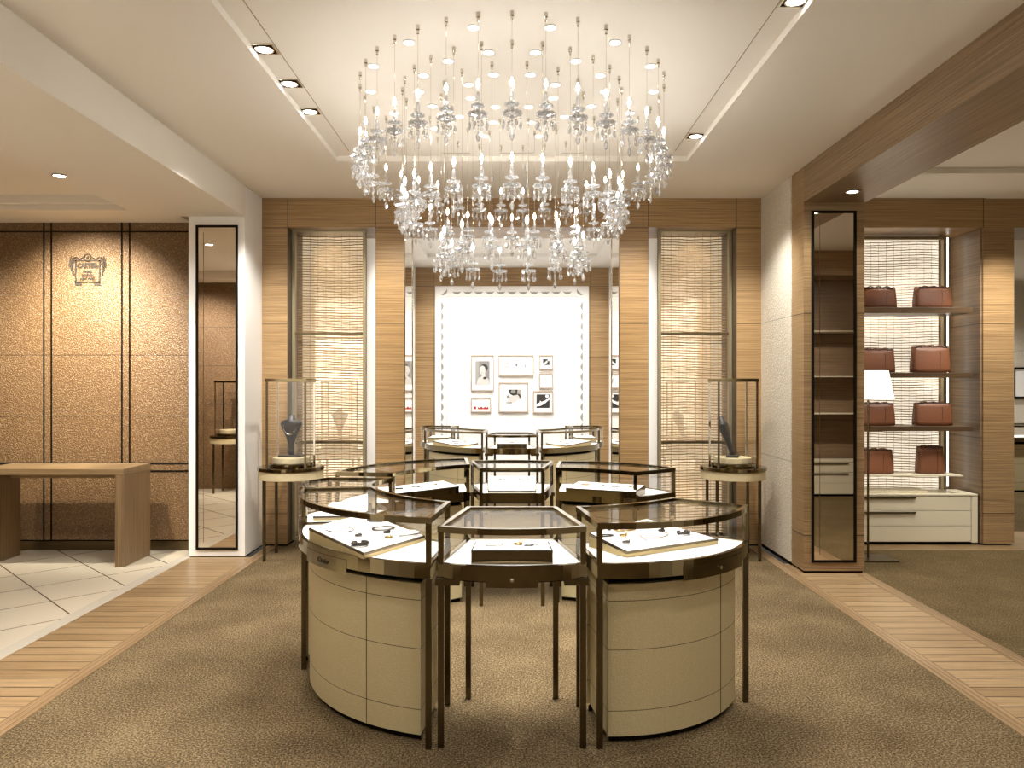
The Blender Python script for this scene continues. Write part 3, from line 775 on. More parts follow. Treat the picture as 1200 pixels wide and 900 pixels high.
def showcase(corners, so, si, ztop, label, base=True, flip=False, lock=None, dy=0.0, mirx=False, group='curved glass showcases'):
    """corners: outer A, outer B, inner C, inner D, going counter-clockwise seen from above for a front case"""
    def T(p):
        x, y = p
        if flip: y = 2 * 4.43 - y
        if mirx: x = -x
        return (x, y + dy)
    odd = flip != mirx
    o_arc = [T(p) for p in arc(corners[0], corners[1], so)]
    i_arc = [T(p) for p in arc(corners[2], corners[3], si)]
    outline = ccw(o_arc + i_arc)
    cx = sum(p[0] for p in outline) / len(outline); cyy = sum(p[1] for p in outline) / len(outline)
    L = lambda pts: [(x - cx, y - cyy) for x, y in pts]
    outline = L(outline); oa, ia = L(o_arc), L(i_arc)
    t = thing('glass_showcase', label, 'display case', (cx, cyy, 0), 0, group)
    ZD = 0.758
    bm = bm_new(); add_ring(bm, outline, 0.020, 0.700, ZD + 0.004); obj('apron', bm, M['bronze'], t)
    bm = bm_new(); add_prism(bm, offset_poly(outline, 0.020), 0.735, ZD); obj('display_deck', bm, M['deck'], t)
    bm = bm_new(); add_prism(bm, offset_poly(outline, 0.025), 0.690, 0.701); obj('underside', bm, M['black'], t)
    bm = bm_new(); add_ring(bm, outline, 0.022, ztop - 0.026, ztop); obj('top_rail', bm, M['bronze'], t)
    crn = [oa[0], oa[-1], ia[0], ia[-1]]
    cen = Vector((0, 0))
    for p in crn:
        v = Vector(p); v = v - v.normalized() * 0.015
        bm = bm_new(); add_box(bm, v.x - 0.0115, v.x + 0.0115, v.y - 0.0115, v.y + 0.0115, ZD, ztop - 0.024); obj('corner_post', bm, M['bronze'], t)
        bm = bm_new(); add_box(bm, v.x - 0.013, v.x + 0.013, v.y - 0.013, v.y + 0.013, 0.0, 0.702); obj('leg', bm, M['bronze_leg'], t, bevel=0.002)
    # panes follow the four sides
    inn = 0.008
    def pane(path):
        bm = bm_new(); v0 = [bm.verts.new((x, y, ZD)) for x, y in path]; v1 = [bm.verts.new((x, y, ztop - 0.018)) for x, y in path]
        for i in range(len(path) - 1): bm.faces.new((v0[i], v0[i + 1], v1[i + 1], v1[i]))
        return obj('glass_pane', bm, M['pane'], t, smooth=True)
    sh = lambda pts: [(x * (1 - 0.02), y * (1 - 0.02)) for x, y in pts]
    pane(sh(oa)); pane(sh(ia)); pane(sh([oa[-1], ia[0]])); pane(sh([ia[-1], oa[0]]))
    bm = bm_new(); add_prism(bm, offset_poly(outline, 0.014), ztop - 0.010, ztop - 0.007); obj('glass_top', bm, M['pane'], t)
    if base:
        q = offset_poly(outline, 0.055)
        bm = bm_new(); add_prism(bm, q, 0.028, 0.664); obj('base_cabinet', bm, M['beige'], t)
        bm = bm_new(); add_prism(bm, offset_poly(outline, 0.075), 0.0, 0.028); obj('plinth', bm, M['black'], t)
        bm = bm_new(); add_prism(bm, offset_poly(outline, 0.085), 0.664, 0.692); obj('shadow_gap', bm, M['black'], t)
        # upright seam on the curved front
        k = 13 if len(oa) > 14 else 0
        a0 = Vector(oa[k]); d = Vector(oa[k + 1]) - a0; d.normalize(); nn = Vector((-d.y, d.x))
        if nn.dot(-a0) < 0: nn = -nn
        c0 = a0 + nn * 0.0545
        bm = bm_new(); add_box(bm, c0.x - 0.0012, c0.x + 0.0012, c0.y - 0.0012, c0.y + 0.0012, 0.03, 0.663); obj('seam', bm, M['black'], t)
    else:
        for p in (oa[0], oa[-1]):
            v = Vector(p) * 0.86
            bm = bm_new(); add_box(bm, v.x - 0.05, v.x + 0.05, v.y - 0.03, v.y + 0.03, 0.675, 0.700); obj('bracket', bm, M['bronze_leg'], t)
    if lock is not None:
        a, b = lock[:2]
        pts = oa[a:b + 1]
        bm = bm_new(); out = [Vector(p) * 1.006 for p in pts]
        v0 = [bm.verts.new((p.x, p.y, 0.676)) for p in out]; v1 = [bm.verts.new((p.x, p.y, 0.738)) for p in out]
        v2 = [bm.verts.new((p.x * .985, p.y * .985, 0.676)) for p in out]; v3 = [bm.verts.new((p.x * .985, p.y * .985, 0.738)) for p in out]
        n = len(out)
        for i in range(n - 1):
            bm.faces.new((v0[i], v0[i + 1], v1[i + 1], v1[i])); bm.faces.new((v2[i + 1], v2[i], v3[i], v3[i + 1]))
            bm.faces.new((v1[i], v1[i + 1], v3[i + 1], v3[i])); bm.faces.new((v0[i + 1], v0[i], v2[i], v2[i + 1]))
        bm.faces.new((v0[0], v1[0], v3[0], v2[0])); bm.faces.new((v0[-1], v2[-1], v3[-1], v1[-1]))
        lp = obj('lock_rail', bm, M['bronze'], t)
        m_ = (a + b) // 2; p = Vector(oa[m_]) * 1.008; d = (Vector(oa[m_ + 1]) - Vector(oa[m_ - 1])); ang = math.atan2(d.y, d.x)
        bm = bm_new()
        if len(lock) == 2: add_lathe(bm, [(0.008, 0), (0.008, 0.008), (0.0, 0.009)], 14, Matrix.Translation((p.x, p.y, 0.708)) @ Matrix.Rotation(ang, 4, 'Z') @ Matrix.Rotation(PI / 2, 4, 'X'))
        if len(lock) == 2: obj('lock', bm, M['steel'], t)
        else: bm.free()
    t['oa'] = 0
    del t['oa']
    return t, (cx, cyy), oa

LC = [(-1.105, 4.055), (-0.335, 3.150), (-0.2875, 3.593), (-0.737, 4.1175)]
RC = [(0.351, 3.155), (1.115, 3.627), (0.807, 3.870), (0.298, 3.586)]
MC = [(-0.308, 3.170), (0.308, 3.170), (0.214, 3.68), (-0.214, 3.68)]
left_case, lcc, loa = showcase(LC, 0.20, -0.06, 0.951, 'large curved showcase front left, its beige drum base facing us, with engraved drawer plate', lock=(7, 12, None))
mid_case, _, _ = showcase(MC, 0.070, 0.0, 0.914, 'small open-legged showcase in the front centre between two curved ones', base=False, lock=(6, 12))
right_case, rcc, roa = showcase(RC, 0.150, -0.04, 0.929, 'curved showcase front right with a beige drum base and a tilted jewel tray', lock=(7, 15))
showcase(LC, 0.20, -0.06, 0.951, 'curved showcase rear left, behind the large front left one', flip=True)
showcase(MC, 0.070, 0.0, 0.932, 'small wedge showcase at the rear centre of the near ring', base=False, flip=True)
showcase(RC, 0.150, -0.04, 0.929, 'curved showcase rear right of the near ring, beside the rear centre wedge', flip=True)
DYF = 5.66
showcase(LC, 0.20, -0.06, 0.951, 'curved showcase at the left in the back room before the white panel', dy=DYF, group='showcases in the back room')
showcase(MC, 0.070, 0.0, 0.914, 'small centre showcase in the back room before the white panel', base=False, dy=DYF, group='showcases in the back room')
showcase(LC, 0.20, -0.06, 0.951, 'curved showcase at the right in the back room before the white panel', dy=DYF, mirx=True, group='showcases in the back room')
# showcase seen through the doorway at far right
showcase([(6.5, 10.6), (7.9, 10.6), (7.9, 11.2), (6.5, 11.2)], 0.0, 0.0, 0.93, 'dark showcase in the farther room seen past the wood column at the right edge')
FLK = [(-1.085, 4.550), (-1.113, 4.085), (-0.755, 4.135), (-0.700, 4.520)]
showcase(FLK, 0.085, -0.040, 0.949, 'short curved showcase closing the left end of the near ring of cases')
showcase(FLK, 0.085, -0.040, 0.949, 'short showcase closing the left end of the back room ring', dy=DYF, group='showcases in the back room')
showcase(FLK, 0.085, -0.040, 0.949, 'short showcase closing the right end of the back room ring', dy=DYF, mirx=True, group='showcases in the back room')
# engraved name on the plate of the left case
pA, pB = Vector(loa[9]), Vector(loa[10]); ang = math.atan2((pB - pA).y, (pB - pA).x); pm = (pA + pB) / 2 * 1.011
text_mesh('engraved_lettering', 'Cartier', 0.034, 0.0008, (pm.x, pm.y, 0.708), (PI / 2, 0, ang), M['logo'], left_case, shear=0.3)

# ------------------------------------------------------------ trays and jewels
TRAYS = {}
def tray(pts, zb, h_front, h_back, label, mat_side='tray_side', deck=0.7585):
    """pts: four xy corners, first two at the front"""
    cx = sum(p[0] for p in pts) / 4; cyy = sum(p[1] for p in pts) / 4
    t = thing('display_tray', label, 'tray', (cx, cyy, deck))
    P = [(x - cx, y - cyy) for x, y in pts]; hs = [h_front, h_front, h_back, h_back]
    bm = bm_new(); lo = [bm.verts.new((x, y, 0)) for x, y in P]; hi = [bm.verts.new((x, y, z)) for (x, y), z in zip(P, hs)]
    for i in range(4): bm.faces.new((lo[i], lo[(i + 1) % 4], hi[(i + 1) % 4], hi[i]))
    bm.faces.new(lo[::-1]); bm.faces.new(hi)
    obj('tray_body', bm, M[mat_side], t)
    bm = bm_new(); k = 0.965
    lo = [bm.verts.new((x * k, y * k, z + 0.0003)) for (x, y), z in zip(P, hs)]; hi = [bm.verts.new((x * k, y * k, z + 0.004)) for (x, y), z in zip(P, hs)]
    for i in range(4): bm.faces.new((lo[i], lo[(i + 1) % 4], hi[(i + 1) % 4], hi[i]))
    bm.faces.new(lo[::-1]); bm.faces.new(hi)
    obj('tray_pad', bm, M['tray'], t)
    bm = bm_new(); k2 = 1.004; a_ = [bm.verts.new((x * k2, y * k2, z - 0.007)) for (x, y), z in zip(P, hs)]; b_ = [bm.verts.new((x * k2, y * k2, z + 0.0025)) for (x, y), z in zip(P, hs)]
    c_ = [bm.verts.new((x * 0.968, y * 0.968, z + 0.0025)) for (x, y), z in zip(P, hs)]; d_ = [bm.verts.new((x * 0.968, y * 0.968, z - 0.007)) for (x, y), z in zip(P, hs)]
    for i in range(4):
        j = (i + 1) % 4
        for p, q in ((a_, b_), (b_, c_), (c_, d_), (d_, a_)): bm.faces.new((p[i], p[j], q[j], q[i]))
    obj('tray_rim', bm, M['bronze_leg'], t)
    def at(u, v):
        a = Vector(pts[0]).lerp(Vector(pts[1]), u); b = Vector(pts[3]).lerp(Vector(pts[2]), u); p = a.lerp(b, v)
        return (p.x, p.y, deck + (h_front + (h_back - h_front) * v) + 0.0045)
    return at

def jewel_mesh(kind):
    bm = bm_new()
    if kind == 'bangle':
        pts = [(0.037 * math.cos(a), 0.030 * math.sin(a), 0.004) for a in [2 * PI * i / 28 for i in range(28)]]
        add_tube(bm, pts, 0.0035, 6, True)
    elif kind == 'ring':
        pts = [(0.014 * math.cos(a), 0.012 * math.sin(a), 0.005) for a in [2 * PI * i / 18 for i in range(18)]]
        add_tube(bm, pts, 0.0035, 6, True)
        add_lathe(bm, [(0, 0.004), (0.0075, 0.010), (0.0075, 0.014), (0, 0.018)], 8, Matrix.Translation((0.012, 0, 0)))
    elif kind == 'bracelet':
        for i in range(20):
            a = 2 * PI * i / 22
            add_lathe(bm, [(0, 0.0), (0.0062, 0.003), (0.0062, 0.008), (0, 0.011)], 6, Matrix.Translation((0.040 * math.cos(a), 0.024 * math.sin(a), 0)))
    elif kind == 'earrings':
        for s in (-1, 1):
            add_lathe(bm, [(0, 0), (0.006, 0.002), (0.007, 0.006), (0, 0.010)], 8, Matrix.Translation((s * 0.016, 0, 0)))
            add_lathe(bm, [(0, 0), (0.004, 0.002), (0.004, 0.005), (0, 0.007)], 8, Matrix.Translation((s * 0.016, 0.014, 0)))
    elif kind == 'necklace':
        pts = [(0.050 * math.cos(a), 0.075 * math.sin(a), 0.003) for a in [PI * 0.62 + 1.76 * PI * i / 30 for i in range(31)]]
        add_tube(bm, pts, 0.0024, 5)
        add_lathe(bm, [(0, 0), (0.008, 0.003), (0.008, 0.007), (0, 0.011)], 8, Matrix.Translation((0, -0.082, 0)))
    elif kind == 'cuff':
        pts = [(0.029 * math.cos(a), 0.022 * math.sin(a), 0.008) for a in [PI * 0.6 + 1.8 * PI * i / 22 for i in range(23)]]
        add_tube(bm, pts, 0.0075, 6)
    return bm
JP = {}
def jewel(kind, mat, at, u, v, rz, label, scale=1.0):
    key = (kind, mat)
    if key not in JP:
        o = obj(kind, jewel_mesh(kind), M[mat]); JP[key] = o
    else:
        o = JP[key].copy(); C.objects.link(o)
    o.location = at(u, v); o.rotation_euler = (0, 0, rz); o.scale = (scale * 1.15,) * 3
    cat = {'bangle': 'bangle', 'ring': 'ring', 'bracelet': 'bracelet', 'earrings': 'earrings', 'necklace': 'necklace', 'cuff': 'bracelet'}[kind]
    tag(o, label, cat, 'jewels on the display trays')
    return o
# front left tray (a kite seen corner-on): front corner, right corner, back corner, left corner
FL = [(-0.626, 3.25), (-0.412, 3.63), (-0.765, 4.02), (-0.955, 3.61)]
atL = tray(FL, 0, 0.022, 0.062, 'large white jewel tray lying corner-on in the front left showcase')
jewel('cuff', 'onyx', atL, 0.12, 0.20, 0.4, 'dark cuff nearest the front corner of the large left tray')
jewel('bangle', 'silver', atL, 0.72, 0.42, 0.5, 'large silver bangle in the middle of the large left tray', 1.25)
jewel('bracelet', 'silver', atL, 0.85, 0.12, 0.8, 'beaded silver bracelet at the right corner of the large left tray', 1.2)
jewel('bracelet', 'onyx', atL, 0.86, 0.68, 0.1, 'dark beaded bracelet toward the rear of the large left tray', 0.9)
jewel('ring', 'gold', atL, 0.55, 0.17, 0.3, 'gold ring right of centre on the large left tray')
jewel('earrings', 'gold', atL, 0.50, 0.62, 0.3, 'pair of gold earrings left of centre on the large left tray')
jewel('necklace', 'silver', atL, 0.25, 0.72, 0.8, 'fine silver necklace along the left side of the large left tray')
jewel('ring', 'silver', atL, 0.30, 0.42, 1.3, 'silver ring just behind the dark cuff on the large left tray')
jewel('ring', 'onyx', atL, 0.66, 0.30, 1.0, 'small dark ring between the bangle and the right corner of the large left tray')
jewel('earrings', 'silver', atL, 0.38, 0.88, 0.3, 'pair of silver earrings at the rear left of the large left tray')
# front right tray
FR = [(0.475, 3.29), (0.945, 3.62), (0.655, 3.93), (0.345, 3.60)]
FR = [(0.490, 3.28), (0.955, 3.56), (0.680, 3.88), (0.300 + 0.05, 3.50)]
atR = tray(FR, 0, 0.022, 0.058, 'large white jewel tray lying corner-on in the front right showcase')
jewel('bracelet', 'onyx', atR, 0.10, 0.72, 0.2, 'dark beaded bracelet at the left corner of the right tray', 0.7)
jewel('bangle', 'gold', atR, 0.42, 0.80, 0.2, 'gold bangle at the rear of the right tray', 1.2)
jewel('cuff', 'onyx', atR, 0.84, 0.30, 0.2, 'dark cuff at the right corner of the right tray', 0.85)
jewel('ring', 'gold', atR, 0.25, 0.58, 0.5, 'gold ring beside the dark bracelet on the right tray')
jewel('ring', 'silver', atR, 0.14, 0.32, 0.5, 'silver ring toward the front corner of the right tray')
jewel('earrings', 'silver', atR, 0.66, 0.72, 0.5, 'pair of silver earrings at the rear edge of the right tray')
jewel('necklace', 'gold', atR, 0.55, 0.42, -0.6, 'fine gold necklace in the middle of the right tray')
jewel('earrings', 'onyx', atR, 0.30, 0.88, 0.3, 'pair of dark earrings at the rear left of the right tray')
jewel('ring', 'onyx', atR, 0.72, 0.50, 1.0, 'small dark ring right of the gold necklace on the right tray')
# front middle box tray
atM = tray([(-0.168, 3.165), (0.168, 3.165), (0.158, 3.33), (-0.158, 3.33)], 0, 0.053, 0.056, 'small bronze-fronted box tray in the front centre showcase', 'bronze')
b_ = bm_new(); 
jewel('bracelet', 'silver', atM, 0.27, 0.5, 0.1, 'silver bead bracelet on the left half of the centre box tray', 0.75)
jewel('bracelet', 'onyx', atM, 0.72, 0.45, 0.1, 'dark bead bracelet on the right half of the centre box tray', 0.42)
jewel('earrings', 'silver', atM, 0.88, 0.5, 0.2, 'pair of silver earrings at the right end of the centre box tray')
jewel('ring', 'gold', atM, 0.58, 0.55, 0.2, 'gold ring near the middle line of the centre box tray')
# rear ring trays
atB = tray([(-0.165, 5.24), (0.165, 5.24), (0.175, 5.52), (-0.175, 5.52)], 0, 0.010, 0.075, 'white tilted jewel tray in the rear centre showcase', 'tray_side')
jewel('bracelet', 'onyx', atB, 0.30, 0.72, 0.1, 'dark bracelet at the back left of the rear centre tray', 0.55)
jewel('bangle', 'silver', atB, 0.74, 0.72, 0.1, 'silver bangle at the back right of the rear centre tray', 0.9)
jewel('earrings', 'silver', atB, 0.22, 0.30, 0.1, 'pair of silver earrings at the front of the rear centre tray')
atBR = tray([(0.36, 5.13), (0.80, 4.95), (0.90, 5.18), (0.46, 5.38)], 0, 0.045, 0.055, 'long bronze-sided tray in the rear right showcase', 'bronze')
for i, (u, k, m_) in enumerate(((0.2, 'bangle', 'gold'), (0.45, 'ring', 'silver'), (0.65, 'bracelet', 'onyx'), (0.85, 'ring', 'gold'))):
    jewel(k, m_, atBR, u, 0.5, 0.3, ['gold bangle at the left end of the rear right tray', 'silver ring near the middle of the rear right tray', 'dark bracelet right of the middle of the rear right tray', 'gold ring at the right end of the rear right tray'][i], 0.7)
atBL = tray([(-0.74, 4.86), (-0.36, 5.22), (-0.48, 5.42), (-0.90, 5.02)], 0, 0.045, 0.055, 'long bronze-sided tray in the rear left showcase', 'bronze')
for i, (u, k, m_) in enumerate(((0.2, 'bracelet', 'onyx'), (0.45, 'bangle', 'silver'), (0.75, 'ring', 'gold'))):
    jewel(k, m_, atBL, u, 0.5, 0.8, ['dark bracelet at the left end of the rear left tray', 'silver bangle in the middle of the rear left tray', 'gold ring at the right end of the rear left tray'][i], 0.7)
# second pale tray at the back of the front left case
atL2 = tray([(-1.08, 4.17), (-0.82, 4.20), (-0.78, 4.44), (-1.05, 4.47)], 0, 0.02, 0.05, 'white tray in the short showcase at the far left of the near ring')
# back room trays
for s, nm in ((-1, 'left'), (1, 'right')):
    q = [(-0.626, 3.25), (-0.412, 3.63), (-0.765, 4.02), (-0.955, 3.61)]
    q = [(s * -x, y + DYF) for x, y in q]
    if s > 0: q = [(-x, y) for x, y in [(-a, b) for a, b in q]]
    at_ = tray(q, 0, 0.022, 0.05, f'white jewel tray in the {nm} showcase of the back room')
    jewel('bangle', 'silver', at_, 0.5, 0.5, 0.5, f'silver bangle on the tray in the {nm} back room showcase')
    jewel('bracelet', 'onyx', at_, 0.3, 0.3, 0.5, f'dark bracelet on the tray in the {nm} back room showcase', 0.6)
    jewel('ring', 'gold', at_, 0.7, 0.3, 0.5, f'gold ring on the tray in the {nm} back room showcase')
    atx = tray([(s * 1.08, 4.17 + DYF), (s * 0.82, 4.20 + DYF), (s * 0.78, 4.44 + DYF), (s * 1.05, 4.47 + DYF)], 0, 0.05, 0.06, f'small tray at the outer end of the {nm} back room showcase')
atF = tray([(-0.168, 3.165 + DYF), (0.168, 3.165 + DYF), (0.158, 3.33 + DYF), (-0.158, 3.33 + DYF)], 0, 0.053, 0.056, 'small bronze-fronted box tray in the back room centre showcase', 'bronze')
jewel('bangle', 'silver', atF, 0.5, 0.5, 0, 'silver bangle on the box tray in the back room', 0.7)

# ------------------------------------------------------------ round vitrine tables
def bust_mesh(bm):
    prof = [(0.000, 0.02, 0.020), (0.025, 0.020, 0.020), (0.09, 0.024, 0.022), (0.15, 0.044, 0.030), (0.205, 0.070, 0.038), (0.25, 0.090, 0.044), (0.275, 0.083, 0.042), (0.287, 0.050, 0.034), (0.292, 0.031, 0.028), (0.325, 0.029, 0.027), (0.327, 0.0, 0.0)]
    n = 20; rings = []
    for z, rx, ry in prof:
        if rx == 0: rings.append([bm.verts.new((0, 0, z))]); continue
        rings.append([bm.verts.new((rx * math.cos(2 * PI * i / n), ry * math.sin(2 * PI * i / n), z)) for i in range(n)])
    for A, B in zip(rings, rings[1:]):
        for i in range(n):
            if len(B) == 1: bm.faces.new((A[i], A[(i + 1) % n], B[0]))
            else: bm.faces.new((A[i], A[(i + 1) % n], B[(i + 1) % n], B[i]))
    bm.faces.new(rings[0][::-1])
def vitrine(x, y, label):
    t = thing('round_vitrine_table', label, 'display table', (x, y, 0))
    bm = bm_new(); add_lathe(bm, [(0.275, 0.686), (0.275, 0.758)], 48); obj('apron', bm, M['beige_plain'], t, bevel=0.002)
    bm = bm_new(); add_lathe(bm, [(0.27, 0.758), (0.283, 0.760), (0.283, 0.786), (0.27, 0.790), (0.0, 0.790)], 48); obj('table_top', bm, M['bronze'], t)
    for k in range(4):
        a = PI / 4 + k * PI / 2
        bm = bm_new(); add_lathe(bm, [(0.014, 0), (0.014, 0.69)], 12, Matrix.Translation((0.255 * math.cos(a), 0.235 * math.sin(a), 0))); obj('leg', bm, M['bronze_leg'], t)
    bm = bm_new(); add_lathe(bm, [(0.185, 0.790), (0.19, 0.80), (0.19, 0.815), (0.18, 0.818)], 40); obj('collar', bm, M['bronze'], t)
    bm = bm_new(); add_lathe(bm, [(0.155, 0.818), (0.155, 0.868)], 40); obj('plinth', bm, M['beige_plain'], t, bevel=0.004)
    g = 0.163
    for sx in (-1, 1):
        for sy in (-1, 1):
            bm = bm_new(); add_box(bm, sx * g - 0.008, sx * g + 0.008, sy * 0.15 - 0.008, sy * 0.15 + 0.008, 0.79, 1.52); obj('corner_post', bm, M['steel'] if sy > 0 else M['bronze_leg'], t)
    sq = [(-g - .012, -.162), (g + .012, -.162), (g + .012, .162), (-g - .012, .162)]
    bm = bm_new(); add_ring(bm, sq, 0.022, 1.518, 1.545); obj('top_rail', bm, M['bronze'], t)
    for a, b in (((-g, -.15), (g, -.15)), ((g, -.15), (g, .15)), ((g, .15), (-g, .15)), ((-g, .15), (-g, -.15))):
        bm = bm_new(); v = [bm.verts.new(p) for p in ((a[0], a[1], .80), (b[0], b[1], .80), (b[0], b[1], 1.52), (a[0], a[1], 1.52))]; bm.faces.new(v); obj('glass_pane', bm, M['pane'], t)
    return t
vl = vitrine(-1.915, 6.66, 'round bronze table with glass vitrine, left, beside the white pillar')
dup(vl, (1.915, 6.66, 0), 0, 'round bronze table with glass vitrine, right, beside the cream textured panel')
dup(vl, (-3.90, 2.62, 0), 0, 'round table with glass vitrine seen only in the pillar mirror')
def bust(x, y, rz, label, tilt=0.0):
    t = thing('necklace_bust', label, 'display bust', (x, y, 0.868), rz)
    bm = bm_new(); add_box(bm, -0.10, 0.10, -0.05, 0.05, 0, 0.018); obj('base', bm, M['bust'], t, bevel=0.003)
    bm = bm_new(); bust_mesh(bm)
    o = obj('torso', bm, M['bust'], t, smooth=True, loc=(0, 0, 0.018)); o.rotation_euler = (tilt, 0, 0); o.scale = (1.06, 1.06, 1.06)
    n = thing('tmp', 'x', 'x')
    bpy.data.objects.remove(n)
    return t
bust(-1.915, 6.66, 0.0, 'charcoal necklace bust facing us inside the left vitrine')
bust(1.915, 6.66, PI / 2 - 0.35, 'charcoal necklace bust in profile, leaning, inside the right vitrine', -0.32)
def bust_necklace(x, y, rz, label, tilt=0):
    bm = bm_new(); pts = []
    for i in range(25):
        a = PI * 1.0 + PI * i / 24
        u = math.cos(a) * 0.058; z = 0.245 + math.sin(a) * 0.085 + 0.02
        rx = 0.088; ry = 0.046 - 0.06 * max(0, (0.20 - z)) 
        yy = -ry * math.sqrt(max(0.02, 1 - (u / rx) ** 2)) - 0.003
        pts.append((u, yy, z))
    add_tube(bm, pts, 0.0022, 6)
    add_lathe(bm, [(0, -0.010), (0.007, 0), (0, 0.012)], 8, Matrix.Translation(pts[12]) )
    o = obj('necklace', bm, M['steel'], None, loc=(x, y, 0.886)); o.rotation_euler = (0, 0, rz); tag(o, label, 'necklace')
bust_necklace(-1.915, 6.66, 0, 'bright silver necklace hung on the charcoal bust in the left vitrine')

# ------------------------------------------------------------ desk at the left
t = thing('waterfall_desk', 'light oak waterfall desk standing on the cream tiles before the leather wall', 'desk', (-3.78, 6.51, 0))
bm = bm_new(); add_box(bm, -0.605, 0.605, -0.235, 0.235, 0.756, 0.806); obj('desk_top', bm, M['desk_top'], t, bevel=0.003)
for s in (-1, 1):
    a, b = sorted((s * 0.605, s * 0.535)); bm = bm_new(); add_box(bm, a, b, -0.235, 0.235, 0.0, 0.7565); obj('leg_panel', bm, M['desk'], t, bevel=0.003)
bm = bm_new(); add_box(bm, -0.535, 0.535, 0.10, 0.125, 0.69, 0.757); obj('apron', bm, M['wood_plain'], t)

# ------------------------------------------------------------ crest on the leather wall
t = thing('wall_crest', 'dark ornamental crest with framed lettering, high on the brown leather wall', 'sign', (lx(103), YL - 0.002, lz(318)))
k_ = YL / F
def crest_frame():
    bm = bm_new(); e = 0.006
    W2, Z0, Z1 = 14.8 * k_, -13.2 * k_, 13.4 * k_
    for x0, x1, z0, z1 in ((-W2, -W2 + .012, Z0, Z1), (W2 - .012, W2, Z0, Z1), (-W2, W2, Z1 - .012, Z1), (-W2, W2, Z0, Z0 + .012)):
        add_box(bm, x0, x1, -e, 0.004, z0, z1)
    return bm
obj('crest_frame', crest_frame(), M['logo'], t)
for s in (-1, 1):            # scrolled side wings, crest on top, two feet
    bm = bm_new()
    for j in range(3):
        pts = [(s * (15.6 + 1.7 * j + 2.0 * math.sin(q / 9 * PI * 0.9)) * k_, -0.003, (13.5 + 1.2 * j - 2.2 * q + 0.9 * j) * k_) for q in range(9 - j)]
        add_tube(bm, pts, 0.0062, 5)
    for q in range(6):
        add_lathe(bm, [(0.0, -0.004), (0.011, -0.004), (0.007, 0.004), (0, 0.004)], 8, Matrix.Translation((s * (17.6 + 0.8 * math.sin(q)) * k_, -0.001, (13.5 - 3.5 * q) * k_)) @ Matrix.Rotation(PI / 2, 4, 'X'))
    pts = [(s * (16 - 1.6 * q) * k_, -0.003, (15.2 + 1.3 * math.sin(q * 1.1)) * k_) for q in range(9)]
    add_tube(bm, pts, 0.0065, 5)
    add_box(bm, s * 14.8 * k_ - (0.055 if s > 0 else 0), s * 14.8 * k_ + (0.058 if s < 0 else 0), -0.006, 0.003, -16.3 * k_, -13.8 * k_)
    obj('scroll_ornament', bm, M['logo'], t)
bm = bm_new(); 
pts = [(4.0 * k_ * math.cos(a), -0.003, (16.0 + 4.2 * math.sin(a)) * k_) for a in [2 * PI * i / 16 for i in range(16)]]
add_tube(bm, pts, 0.006, 5, True)
add_lathe(bm, [(0.0, -0.004), (0.012, -0.004), (0.008, 0.004), (0, 0.004)], 10, Matrix.Translation((0, -0.002, 16.2 * k_)) @ Matrix.Rotation(PI / 2, 4, 'X'))
obj('top_rosette', bm, M['logo'], t)
text_mesh('lettering', '-CARTIER-', 0.062, 0.002, (0, -0.004, 6.4 * k_), (PI / 2, 0, 0), M['logo'], t, width=26.5 * k_)
text_mesh('lettering', 'PARIS', 0.032, 0.002, (0, -0.004, -0.6 * k_), (PI / 2, 0, 0), M['logo'], t, width=9.5 * k_)
text_mesh('lettering', 'LONDON', 0.030, 0.002, (0, -0.004, -4.8 * k_), (PI / 2, 0, 0), M['logo'], t, width=13.5 * k_)
text_mesh('lettering', 'NEW YORK', 0.030, 0.002, (0, -0.004, -8.9 * k_), (PI / 2, 0, 0), M['logo'], t, width=17 * k_)

# ------------------------------------------------------------ handbag niche
SH = ((2.215, 0.055, 'wood_dark', 'dark wood shelf, highest in the handbag niche'),
      (1.605, 0.045, 'wood_dark', 'dark wood shelf, second from the top in the handbag niche'),
      (1.105, 0.045, 'wood_dark', 'dark wood shelf, third from the top in the handbag niche'),
      (0.650, 0.012, 'cabinet', 'thin pale shelf just above the ivory drawer cabinet'))
for z, th, mt, lab in SH:
    t = thing('wall_shelf', lab, 'shelf', (3.54, 7.32, z))
    bm = bm_new(); add_box(bm, -0.73, 0.75 - (0.09 if th < .02 else 0), -0.17, 0.17, -th, 0); obj('board', bm, M[mt], t, bevel=0.002)
for z_, nm_ in ((2.215, 'upper'), (1.605, 'middle'), (1.105, 'lower')):
    dup(t, (4.15, 1.68, z_), 0, f'{nm_} shelf of the niche seen only in the mirror of the wood pillar')
t = thing('drawer_cabinet', 'low ivory drawer cabinet on the floor below the handbag shelves', 'cabinet', (3.55, 7.36, 0))
bm = bm_new(); add_box(bm, -0.78, 0.72, -0.20, 0.12, 0.03, 0.462); obj('carcass', bm, M['cabinet'], t)
bm = bm_new(); add_box(bm, -0.78, 0.78, -0.225, 0.12, 0.462, 0.476); obj('top_panel', bm, M['cabinet'], t, bevel=0.002)
bm = bm_new(); add_box(bm, 0.722, 0.78, -0.22, 0.12, 0.025, 0.461); obj('side_panel', bm, M['cabinet'], t, bevel=0.002)
bm = bm_new(); add_box(bm, -0.76, 0.76, -0.19, 0.10, 0, 0.028); obj('plinth', bm, M['black'], t)
for i, (z0, z1) in enumerate(((0.325, 0.457), (0.182, 0.320), (0.034, 0.178))):
    bm = bm_new(); add_box(bm, -0.775, 0.717, -0.22, -0.20, z0, z1); d = obj('drawer', bm, M['cabinet'], t, bevel=0.002)
    if i < 2:
        bm = bm_new(); add_box(bm, -0.33, 0.20, -0.235, -0.219, z1 - 0.020, z1 - 0.008); obj('handle', bm, M['bronze_frame'], d)
